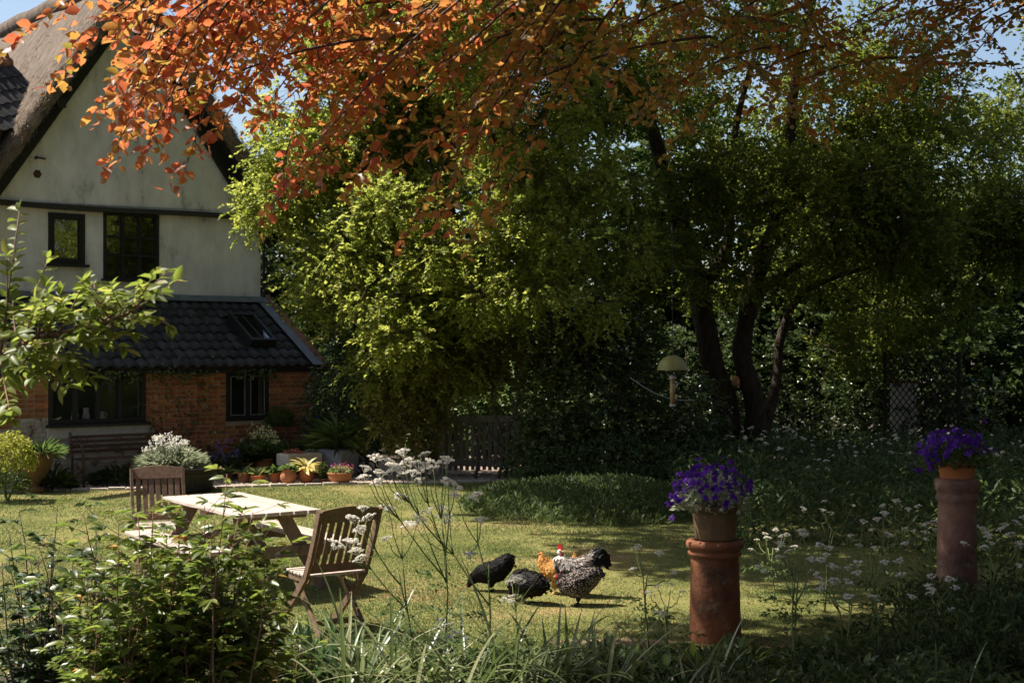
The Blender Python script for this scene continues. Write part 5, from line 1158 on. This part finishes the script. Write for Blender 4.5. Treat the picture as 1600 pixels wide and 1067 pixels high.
body4 = [(-.26, 0, .40, .03, .03), (-.225, 0, .39, .05, .06), (-.17, 0, .33, .07, .08), (-.09, 0, .26, .105, .105), (0, 0, .24, .115, .115), (.075, 0, .265, .095, .10), (.115, 0, .31, .068, .075), (.128, 0, .355, .046, .05), (.13, 0, .392, .032, .034), (.128, 0, .415, .023, .022), (.127, 0, .43, .012, .012)]
rooster = bird('silver-necked rooster with red comb behind the speckled hen', G(897, 932), R(180-6), body4, [[(-.15, 0, .34, .045, .045), (-.195, 0, .385, .05, .055), (-.235, 0, .395, .045, .05), (-.27, 0, .36, .035, .042), (-.295, 0, .31, .025, .03), (-.30, 0, .27, .01, .012)]], (.13, 0, .41), [(0, .05, .17), (0, -.05, .17)], silver, scale=.95, feather_l=.05, name='rooster', tail=((-.22, 0, .36), 60, .06, (-.8, 0, -.2), .5, (.010, .010, .012)))
face(rooster, (.122, .004, .412), (-.85, .5, -.05), (0, 0, 1), 1.6, 1.4)
LACE = lambda x, y, z: (.36, .30, .26) if (math.sin(x*210)*math.sin(y*190+z*240) > -.25) else (.06, .045, .04)
DK = lambda x, y, z: (.02, .015, .014)
body5 = [(-.235, 0, .31, .02, .025), (-.20, 0, .30, .05, .055), (-.13, 0, .265, .098, .095), (-.04, 0, .215, .125, .12), (.05, 0, .195, .122, .118), (.115, 0, .215, .09, .092), (.155, 0, .25, .055, .058), (.172, 0, .275, .036, .038), (.185, 0, .285, .025, .024), (.197, 0, .283, .012, .012)]
b = bird('black and white speckled hen in front of the rooster', G(902, 946), R(180+10), body5, [], (.185, 0, .28), [(0, .055, .13), (-.02, -.055, .13)], DK, LACE, scale=.9, feather_l=.026, nfe=2000, tail=((-.19, 0, .30), 30, .05, (-.8, 0, .3), .4, (.02, .018, .018)))
face(b, (.184, 0, .282), (1, 0, -.15), (.15, 0, 1), .4, .5)

# ------------------------------------------------------------------ cow parsley
def umbel_mesh(seed, R_=.05, nu=12, nf=20):
    r = np.random.default_rng(seed)
    a = r.uniform(0, 6.283, nu); q = np.sqrt((np.arange(nu)+.3)/nu)
    uc = np.stack([np.cos(a*1+np.arange(nu)*2.4)*q*R_, np.sin(a*1+np.arange(nu)*2.4)*q*R_, -.45*R_*q*q+r.normal(0, .003, nu)], 1)
    fd_ = unit(r.normal(size=(nu*nf, 3))); fd_[:, 2] = np.abs(fd_[:, 2])*.8
    p = np.repeat(uc, nf, 0)+fd_*np.array([.0115, .0115, .009])*r.uniform(.75, 1.1, (nu*nf, 1))
    V = leaf_verts(p, unit(r.normal(size=p.shape)), unit(fd_+r.normal(size=p.shape)*.4), .0095, .0085, 'rhomb', .1, .1)
    V = V-(V.mean(1, keepdims=True)-p[:, None])
    # rays from the stalk top to each small head
    base = np.array([0, 0, -R_*.95]); sdv = unit(np.cross(uc-base, np.array([.3, .5, .1])))*.0011
    V2 = np.stack([np.tile(base, (nu, 1))-sdv, np.tile(base, (nu, 1))+sdv, uc+sdv, uc-sdv], 1)
    me = rows_mesh('umbel', np.concatenate([V, V2]), RH_T, np.concatenate([np.clip(r.normal(.6, .3, len(V)), 0, 1), np.zeros(nu)]), M['lf_white'])
    return me
UM = [umbel_mesh(i, .042+.006*(i % 3)) for i in range(6)]
def parsley(label, loc, h, heads_, seed, group, lean=(0, 0), leaves=True, spread=.34, fixed=None):
    random.seed(seed); r = np.random.default_rng(seed)
    t = thing('cow_parsley', label, 'cow parsley', loc, r.uniform(0, 6) if fixed is None else 0, group)
    mb = MB(); tips = []
    main = [Vector((lean[0]*s*s+.012*math.sin(s*7+seed), lean[1]*s*s, h*.72*s)) for s in np.linspace(0, 1, 6)]
    mb.tube(main, [.0075-.003*i/5 for i in range(6)], 6)
    targets = fixed or []
    if not fixed:
        for k in range(heads_):
            a = k*2.4+random.uniform(-.4, .4); q = math.sqrt((k+.4)/heads_)*spread
            targets.append((lean[0]+math.cos(a)*q, lean[1]+math.sin(a)*q, h*(1-.28*(q/spread)**1.5*random.uniform(.4, 1.4))))
    order = sorted(range(len(targets)), key=lambda k: math.atan2(targets[k][1]-lean[1], targets[k][0]-lean[0]) if not fixed else targets[k][0]); node_of = {}
    for gi in range(0, len(order), 4):
        grp = order[gi:gi+4]; c_ = sum((Vector(targets[k]) for k in grp), Vector())/len(grp)
        f = .55+.42*((gi*.618+.3) % 1); i = min(4, int(f*5)); st = main[i].lerp(main[i+1], f*5-i)
        nd = st.lerp(c_, .62); nd.z = st.z+(c_.z-st.z)*.55 if c_.z > st.z+.1 else st.z+.03
        mb.tube([st, st.lerp(nd, .5)+Vector((0, 0, -.015)), nd], [.0055, .0048, .004], 6)
        for k in grp: node_of[k] = nd
    for k, tg in enumerate(targets):
        tg = Vector(tg); st = node_of[k]
        mid = st.lerp(tg, .5)+Vector((tg.x-st.x, tg.y-st.y, 0))*.12+Vector((0, 0, -.02))
        mb.tube([st, st.lerp(mid, .5)+Vector((0, 0, -.008)), mid, mid.lerp(tg, .5)+Vector((0, 0, .01)), tg-Vector((0, 0, .04))], [.0042, .0036, .003, .0024, .002], 5)
        o = link('umbel', UM[(seed+k) % 6], t, tg); s = random.uniform(.8, 1.2) if fixed else random.uniform(.5, .85); o.scale = (s, s, s); o.rotation_euler = (random.uniform(-.4, .4), random.uniform(-.4, .4), random.uniform(0, 6))
    mb.build('stem', M['stem_g'], t, smooth=True)
    if leaves:
        n = 7; P = []; A = []; Nn = []
        for k in range(n):
            a = random.uniform(0, 6.28); z = h*random.uniform(.08, .55); d = Vector((math.cos(a), math.sin(a), .25)); ln = random.uniform(.12, .28)
            for j in range(26):
                s = random.random(); sd = Vector((-math.sin(a), math.cos(a), 0))*random.uniform(-1, 1)*ln*.45*(1-s*.8)
                P.append(Vector((lean[0]*.3, lean[1]*.3, z))+d*ln*s+sd-Vector((0, 0, .25*ln*s*s))); A.append(d*.6+sd*3+Vector((0, 0, random.gauss(0, .3)))); Nn.append(Vector((random.gauss(0, .35), random.gauss(0, .35), 1)))
        Mt = L2(t); P = np.array([Mt @ p for p in P]); A = np.array([Mt.to_3x3() @ p for p in A]); Nn = np.array(Nn)
        cloud('foliage', P, A, Nn, r.uniform(.025, .055, len(P)), .018, r.uniform(0, 1, len(P)), M['lf_parsley'], t, kind='stuff')
    return t
# the tall sunlit one in the middle: flower heads where the photograph has them
g = Vector((-.40, 8.75, 0))
def fx(lst, d0=8.75): return [tuple(W(px, py, d0+random.uniform(-.18, .18))-g) for px, py in lst]
parsley('tall sunlit white cow parsley right of the nearer chair', g, 1.45, 0, 41, 'cow parsley in the foreground', (-.02, 0), True, fixed=fx([(586, 710), (604, 716), (628, 702), (640, 716), (623, 730), (608, 735), (656, 722), (663, 706), (676, 720), (692, 718), (700, 714), (594, 735), (572, 728), (568, 742), (590, 748), (652, 748), (628, 738), (700, 748), (712, 755), (645, 734), (616, 724), (667, 730)]))
g = Vector((-.62, 8.85, 0))
parsley('thin white cow parsley in front of the chair slats', g, 1.05, 0, 17, 'cow parsley in the foreground', (-.08, 0), True, fixed=fx([(627, 772), (607, 790), (566, 790), (552, 806), (575, 804), (565, 823), (551, 842), (556, 856), (562, 868), (528, 846), (604, 838), (655, 806)]))
g = Vector((-.15, 8.7, 0))
parsley('sparse cow parsley between the chair and the black hens', g, 1.15, 0, 23, 'cow parsley in the foreground', (.02, 0), True, fixed=fx([(702, 806), (752, 808), (690, 790), (667, 795), (712, 770), (745, 770), (640, 815), (735, 862)]))
g = Vector((.02, 9.0, 0))
parsley('low cow parsley head overlapping the middle black hen', g, .55, 0, 29, 'cow parsley in the foreground', (.02, 0), True, fixed=fx([(806, 898), (800, 905), (812, 904), (797, 930)], 9.0))
sd_ = 100
for (x0, x1, y0, y1, n, h0, h1, lab, gp) in (
        (1200, 1600, 800, 1000, 12, .6, 1.1, 'grey-white cow parsley round the right chimney pot', 'cow parsley round the right chimney pot'),
        (1150, 1640, 740, 800, 10, .6, 1.1, 'dim cow parsley in undergrowth behind the chimney pots', 'cow parsley in the dark undergrowth'),
        (1060, 1330, 730, 775, 6, .5, .95, 'pale cow parsley below the crooked trunks', 'cow parsley below the trunks'),
        (760, 1040, 770, 800, 4, .22, .45, 'small cow parsley in the low patch behind the chickens', 'cow parsley in the shaded patch')):
    spots = []
    for k in range(n):
        px = x0+(x1-x0)*(k+random.uniform(.15, .85))/n; py = random.uniform(y0, y1)
        if y0 == 800: d = random.uniform(8.6, 12.5); gl = Vector(((px-800)/FPX*d, d, 0))
        else: gl = G(px, py)
        if abs(gl.x-c1.x) < .35 and gl.y < 11: continue
        spots.append(gl)
    ordn = ['leftmost', 'second from left', 'third from left', 'fourth from left', 'fifth from left', 'sixth from left', 'seventh from left', 'eighth from left', 'ninth from left', 'tenth from left', 'eleventh from left']
    for k, gl in enumerate(spots):
        sd_ += 1; hh = random.uniform(h0, h1)
        parsley(lab+', '+('rightmost' if k == len(spots)-1 else ordn[k]), gl, hh, random.randint(6, 11), sd_, gp, (random.uniform(-.1, .1), random.uniform(-.1, .1)), True, hh*.32)
for px, d, hh in ((1240, 9.2, 1.0), (1325, 9.0, .75), (1010, 9.6, .85), (1040, 9.4, .6)):
    sd_ += 1; parsley({1240: 'thin dark cow parsley stem right of the nearer chimney pot', 1325: 'low cow parsley between the two chimney pots', 1010: 'thin cow parsley stalk left of the nearer chimney pot', 1040: 'short cow parsley stalk at the foot of the nearer chimney pot'}[px], Vector(((px-800)/FPX*d, d, 0)), hh, 5, sd_, 'single cow parsley stalks', (0, 0), True, .2)
random.seed(99)

# ------------------------------------------------------------------ undergrowth and ground cover
def cover(name, label, xs_, ys_, n, hfn, Ls, mat, cat, tint=(.45, .25), wr=.4, up=.7, cond=None):
    x = rng.uniform(*xs_, n); y = rng.uniform(*ys_, n)
    h = np.array([hfn(a, b) for a, b in zip(x, y)]); k = h > .02
    x, y, h = x[k], y[k], h[k]; m = len(x)
    z = h*rng.uniform(0, 1, m)**.6
    ax = unit(np.stack([rng.normal(0, .7, m), rng.normal(0, .7, m), np.full(m, up)+rng.normal(0, .3, m)], 1)); nr = unit(np.stack([rng.normal(0, .6, m), rng.normal(0, .6, m)-.2, np.ones(m)], 1))
    L_ = Ls*rng.uniform(.6, 1.3, m)
    o = cloud(name, np.stack([x, y, z], 1), ax, nr, L_, L_*wr, np.clip(rng.normal(tint[0], tint[1], m), 0, 1), mat)
    return tag(o, label, cat, kind='stuff')
nz = lambda x, y, f=1.0, s=0.0: mnoise.noise(Vector((x*f, y*f, s)))
def mound(x, y):
    e = ((x-1.05)/1.75)**2+((y-19.0)/2.2)**2
    return max(0, (1-e))**.5*(.34+.12*nz(x, y, 1.5)) if e < 1 else 0
cover('ground_cover', 'low shaded mound of fine leaves on the lawn behind the chickens', (-.9, 3), (16.6, 21.4), 26000, mound, .085, M['lf_under'], 'ground cover', (.5, .25), .22, 1.0)
def ug(x, y):
    lim = 15.3+.8*nz(x, 0, .6, 3)-max(0, x-3.2)*.9
    if y < lim: return 0
    if x < 2.3 and y < 21.3: return 0
    return max(.0, min(1, (y-lim)/1.2)*(.48+.25*nz(x, y, .9)+.015*(y-15)))
cover('undergrowth', 'dense dark leafy undergrowth below the trees at right', (.2, 11), (11.5, 25.5), 60000, ug, .10, M['lf_under'], 'undergrowth', (.4, .28), .38, .6)
cover('edge_plants', 'leafy weeds along the foot of the ivy hedge', (.1, 3.2), (21.6, 22.6), 5000, lambda x, y: .26+.14*nz(x, y, 2), .09, M['lf_under'], 'weeds', (.75, .22), .42, .7)
cover('bed_plants', 'low mixed leaves filling the flower bed at the bottom right', (-.3, 5.2), (7.4, 9.9), 17000, lambda x, y: max(0, (.20+.30*nz(x, y, 1.1)+.18*nz(x, y, 3.3, 5))*(1 if y < 9 else max(.15, (9.9-y)/.9))), .06, M['lf_under'], 'bed plants', (.4, .3), .45, .6)
cover('tall_weeds', 'dark leafy weeds crowding the foot of the right chimney pot', (2.3, 5.6), (8.7, 11.2), 15000, lambda x, y: max(0, .38+.34*nz(x, y, 1.3, 2)+.2*nz(x, y, 4, 1)-max(0, 2.9-x)*.5-max(0, 10.6-y)*.02-(.5 if (y > 10.2 and x < 3.0) else 0)), .07, M['lf_under'], 'weeds', (.35, .28), .34, .7)
bed = tag(thing('bed_foliage', 'mixed leafy clumps massed in the bottom right flower bed', 'bed plants', (2.4, 8.8, 0)), kind='stuff')
for k_ in range(26):
    x_ = random.uniform(.2, 4.6); y_ = random.uniform(8.2, 9.5); g_ = Vector((x_, y_, 0))
    tuft(bed, g_, random.uniform(.12, .22), random.uniform(.2, .42), random.randint(60, 130), random.uniform(.06, .12), random.uniform(.25, .5), M[random.choice(('lf_shrub', 'lf_under', 'lf_parsley'))], random.uniform(.5, 1.2), shape='oval')
#@@FRONT
# ------------------------------------------------------------------ foreground plants
def shrub(name, label, base, stems, matl, n_leaf, Ls, wr, group=None, nobj=260, tint=(.45, .25), stem_mat='stem_r', clust=5, cat='shrub', r0=.008, zlo=.35, hang=.25):
    """stems: list of (foot, tip) world; leaves in small groups along the upper part of every stem"""
    t = thing(name, label, cat, base, group=group); mb = MB(); B = Vector(base); P = []; A = []; Nn = []
    for i, (a, b) in enumerate(stems):
        pts = limb(mb, Vector(a)-B, Vector(b)-B, r0, r0*.3, 5, .06, seed=i*1.7)
        k = len(pts)
        for j in range(n_leaf):
            s = zlo+(1-zlo)*min(1, (j+.3+random.random())/n_leaf); q = s*(k-1); q0 = min(k-2, int(q)); p = pts[q0].lerp(pts[q0+1], q-q0)+B
            an = j*2.4+random.uniform(-.5, .5)+i; out = Vector((math.cos(an), math.sin(an), random.uniform(.1, .8)))
            pl = random.uniform(.05, .13); c = p+out*pl; out.z -= hang
            mb.tube([p-B, c-B], [.002, .0012], 4, False)
            sd = out.cross(Vector((0, 0, 1))).normalized()
            for m in range(clust):
                f = (m-(clust-1)/2)/max(1, (clust-1)/2)
                ax_ = (out*(1-.45*abs(f))+sd*f*.95+Vector((random.gauss(0, .15), random.gauss(0, .15), random.gauss(-.05, .2)))).normalized()
                P.append(c+out*.012*(1-abs(f))); A.append(ax_); Nn.append(Vector((random.gauss(0, .35), random.gauss(0, .35)-.1, 1)))
    mb.build('stems', M[stem_mat], t, smooth=True)
    P = np.array(P); A = np.array(A); Nn = np.array(Nn); n = len(P); L_ = Ls*rng.uniform(.6, 1.25, n)
    h = P[:, 2]; tt = np.clip(rng.normal(tint[0], tint[1]*.6, n)+np.repeat(rng.normal(0, tint[1]*.7, n//clust), clust), 0, .999)
    msk = split_near(P, L_, nobj)
    leaf_objects(t, leaf_variants('leaf', matl, 8, wr, .25), P[msk], A[msk], Nn[msk], L_[msk], tt[msk])
    k = ~msk
    if k.any(): cloud('foliage', P[k], A[k], Nn[k], L_[k], L_[k]*wr, tt[k], matl, t, 'oval', kind='stuff')
    return t
random.seed(5)
SHT = [(60, 850), (130, 800), (185, 815), (215, 800), (240, 790), (285, 800), (320, 790), (355, 740), (372, 812), (395, 800), (410, 830), (425, 860), (330, 840), (260, 835)]
def stems_to(tips, d0, dj, footx, n_extra, box):
    out = []
    for px, py in tips:
        d = d0+random.uniform(-dj, dj); tip = W(px, py, d); out.append(((tip.x*.55+footx*.45+random.uniform(-.12, .12), d+random.uniform(-.2, .2), 0), tip))
    for i in range(n_extra):
        px = random.uniform(box[0], box[2]); py = random.uniform(box[1], box[3]); d = d0+random.uniform(-dj, dj); tip = W(px, py, d)
        out.append(((tip.x*.6+footx*.4+random.uniform(-.15, .15), d+random.uniform(-.2, .2), 0), tip))
    return out
shrub('peony_shrub', 'large leafy green shrub in front of the table at lower left', (-1.75, 7.2, 0), stems_to(SHT, 7.0, .35, -1.75, 62, (120, 850, 415, 1060)), M['lf_shrub'], 21, .078, .40, nobj=300, tint=(.5, .24), clust=5, zlo=.42)
shrub('rose_bush', 'dark rose bush with small leaves at the left edge', (-2.35, 7.9, 0), stems_to([(30, 800), (15, 830), (90, 790), (150, 805), (60, 870), (130, 850), (190, 860)], 7.7, .3, -2.4, 40, (-60, 840, 170, 1060)), M['lf_rose'], 12, .06, .55, nobj=220, tint=(.4, .25), clust=5, stem_mat='twig', zlo=.3)
# sunny low leaves at the right foot of the big shrub
shrub('low_shrub', 'small bright leafy plant under the nearer chair', (-1.35, 8.7, 0), stems_to([(430, 985), (400, 975), (470, 1010), (450, 960)], 8.6, .15, -1.35, 12, (380, 985, 470, 1060)), M['lf_shrub'], 9, .06, .45, nobj=60, tint=(.6, .2), clust=3)

# leafy branch reaching in at the left
br = thing('leafy_branch_tree', 'young tree at left edge whose leafy branch crosses the cottage', 'tree', (-2.75, 5.3, 0))
mb = MB(); B = Vector(br.location); P = []; A = []
trunk = [(-2.75, 5.3, 0), (-2.7, 5.3, .9), (-2.5, 5.3, 1.6), (-2.2, 5.3, 2.0)]
mb.tube([Vector(p)-B for p in trunk], [.06, .05, .042, .034], 8)
mainb = [Vector((-2.2, 5.3, 2.0)), W(0, 556, 5.25), W(60, 528, 5.2), W(130, 515, 5.15), W(200, 490, 5.1), W(240, 452, 5.1)]
mb.tube([p-B for p in mainb], [.030, .016, .012, .009, .006, .003], 7)
subs = []
for (a, b) in (((0, 556), (30, 330)), ((0, 560), (10, 400)), ((20, 545), (75, 405)), ((60, 528), (70, 450)), ((90, 522), (130, 440)), ((130, 515), (175, 445)), ((150, 508), (215, 455)), ((200, 490), (262, 425)), ((200, 490), (272, 440)), ((210, 480), (240, 430)), ((60, 528), (120, 575)), ((90, 522), (140, 590)), ((130, 515), (195, 545)), ((40, 535), (100, 605)), ((10, 552), (45, 580)), ((0, 560), (15, 640)), ((-20, 560), (-10, 480)), ((0, 556), (55, 470)), ((30, 540), (20, 465)), ((150, 508), (205, 520)), ((100, 520), (165, 475)), ((-20, 600), (20, 655)), ((110, 560), (120, 600)), ((80, 524), (60, 480)), ((170, 500), (225, 490)), ((50, 530), (100, 490)), ((20, 545), (60, 590))):
    d = 5.15+random.uniform(-.22, .22); p0 = W(a[0], a[1], 5.18); p1 = W(b[0], b[1], d); m_ = p0.lerp(p1, .5)+Vector((random.uniform(-.03, .03), random.uniform(-.08, .08), -.02))
    pts = bez(p0, m_, p1, 8); mb.tube([p-B for p in pts], [.005-.0032*i/7 for i in range(8)], 5); subs.append(pts)
for i_ in range(46):
    u_ = random.random(); a_ = Vector((0+215*u_, 556-75*u_)); an_ = random.uniform(0, 6.28); rr = random.uniform(30, 85)
    bx_, by_ = a_.x+rr*math.cos(an_)+15, a_.y+rr*.8*math.sin(an_)-12
    if by_ < 430 or by_ > 612 or by_ > 640-.35*bx_: continue
    p0 = W(a_.x, a_.y, 5.18); p1 = W(bx_, by_, 5.15+random.uniform(-.25, .25)); pts = bez(p0, p0.lerp(p1, .5)+Vector((0, random.uniform(-.08, .08), .01)), p1, 8)
    mb.tube([p-B for p in pts], [.004-.0025*i/7 for i in range(8)], 5); subs.append(pts)
mb.build('branch', M['stem_r'], br, smooth=True)
Nn = []
for pts in subs:
    ln = (pts[-1]-pts[0]).length; n = max(6, int(ln/.022))
    for k in range(n):
        s = .2+.8*(k+1)/n; q = s*7; i = min(6, int(q-.001)); p = pts[i].lerp(pts[i+1], q-i); t_ = (pts[i+1]-pts[i]).normalized()
        sd = t_.cross(Vector((0, -.4, 1))).normalized()*(1 if k % 2 else -1)
        P.append(p); A.append((t_*.6+sd*.85+Vector((random.gauss(0, .25), random.gauss(0, .35), random.gauss(0, .22)))).normalized()); Nn.append(Vector((random.gauss(0, .4), random.gauss(0, .4)-.25, 1)))
    for k in range(2): P.append(pts[-1]); A.append((pts[-1]-pts[-2]).normalized()+Vector((random.gauss(0, .4), random.gauss(0, .4), random.gauss(0, .3)))); Nn.append(Vector((random.gauss(0, .4), random.gauss(0, .4)-.2, 1)))
P = np.array(P); A = np.array(A); Nn = np.array(Nn); n = len(P); L_ = rng.uniform(.038, .074, n); tt = np.clip(rng.normal(.4, .26, n), 0, .999)
msk = split_near(P, L_, 300)
leaf_objects(br, leaf_variants('leaf', M['lf_cherry'], 8, .50, .22), P[msk], A[msk], Nn[msk], L_[msk], tt[msk])
k = ~msk
if k.any(): cloud('foliage', P[k], A[k], Nn[k], L_[k], L_[k]*.5, tt[k], M['lf_cherry'], br, 'oval', kind='stuff')

# strap leaves: every blade is a part
def strap_mesh(L_, wd, arch, tint, mat, nseg=8):
    V = []; fs = []
    for i in range(nseg+1):
        s = i/nseg; a = arch*s; x = L_*(math.sin(arch*s)/max(arch, .01)) if arch > .01 else 0
        y = L_*(1-math.cos(a))/max(arch, .01); z = L_*math.sin(a)/max(arch, .01)
        w_ = wd*(1-s**3)*(.75+.5*math.sin(min(1, s*1.6)*1.57))*.5+.0008
        V += [(-w_, y, z+.12*w_), (0, y+.25*w_, z-.3*w_), (w_, y, z+.12*w_)]
    for i in range(nseg):
        for c in (0, 1): fs.append((3*i+c, 3*i+c+1, 3*i+c+4, 3*i+c+3))
    me = bpy.data.meshes.new('blade'); me.from_pydata(V, [], fs); me.materials.append(mat)
    at = me.attributes.new('tint', 'FLOAT', 'POINT'); at.data.foreach_set('value', [tint]*len(V)); me.polygons.foreach_set('use_smooth', [True]*len(me.polygons)); me.update(); return me
SM = [strap_mesh(1, .021*random.uniform(.7, 1.2), a, t, M['lf_strap'], 10) for a in (.5, 1.1, 1.6, 2.1) for t in (.05, .25, .45, .65, .88)]
DM = [strap_mesh(1, .035, a, t, M['lf_daff']) for a in (.15, .4, .8) for t in (.1, .5, .9)]
def clump(label, loc, n, L0, L1, meshes, r, tilt, name='strap_leaf_clump', cat='strap-leaved plant', group='strap-leaved clumps along the bed'):
    t = thing(name, label, cat, loc, group=group)
    for i in range(n):
        o = link('blade', random.choice(meshes), t, (random.gauss(0, r), random.gauss(0, r*.7), 0)); s = random.uniform(L0, L1); o.scale = (random.uniform(.7, 1.1), s, s)
        o.rotation_euler = (-random.uniform(*tilt), random.uniform(-.15, .15), random.uniform(0, 6.283))
    return t
clump('sunlit pale strap-leaved clump right of the chair foot', (-.80, 8.55, 0), 120, .45, 1.0, SM, .15, (.1, .85))
clump('broad arching strap-leaved clump in the bottom centre', (-.30, 8.35, 0), 130, .45, 1.05, SM, .18, (.1, .85))
clump('long-bladed green strap clump below the chickens', (.12, 8.35, 0), 110, .45, 1.0, SM, .18, (.05, .8))
clump('small strap-leaved tuft left of the nearer chimney pot', (.62, 8.4, 0), 50, .35, .8, SM, .13, (.0, .7))
clump('dark strap blades at the foot of the nearer chimney pot', (1.15, 8.4, 0), 30, .3, .6, SM[:10], .15, (.0, .45))
clump('few dim strap blades in the bottom right corner', (2.6, 8.5, 0), 22, .3, .6, SM, .3, (.0, .5))
clump('upright blue-green daffodil leaves beside the chair leg', (-1.20, 9.0, 0), 85, .3, .5, DM, .16, (.0, .35), 'daffodil_clump', 'daffodil leaves')
clump('thin upright blades between shrub and chair foot', (-1.5, 8.7, 0), 45, .3, .5, DM, .14, (.0, .35), 'daffodil_clump', 'daffodil leaves')
g = W(700, 960, 9.3); g.z = 0
t = thing('bluebells', 'small clump of faded bluebells in front of the lawn', 'flowers', g); tuft(t, g, .10, .2, 60, .16, .1, M['lf_daff'], 1.4); heads(t, g, .12, .33, 22, 8, .018, M['lf_blue'], spread=.02)
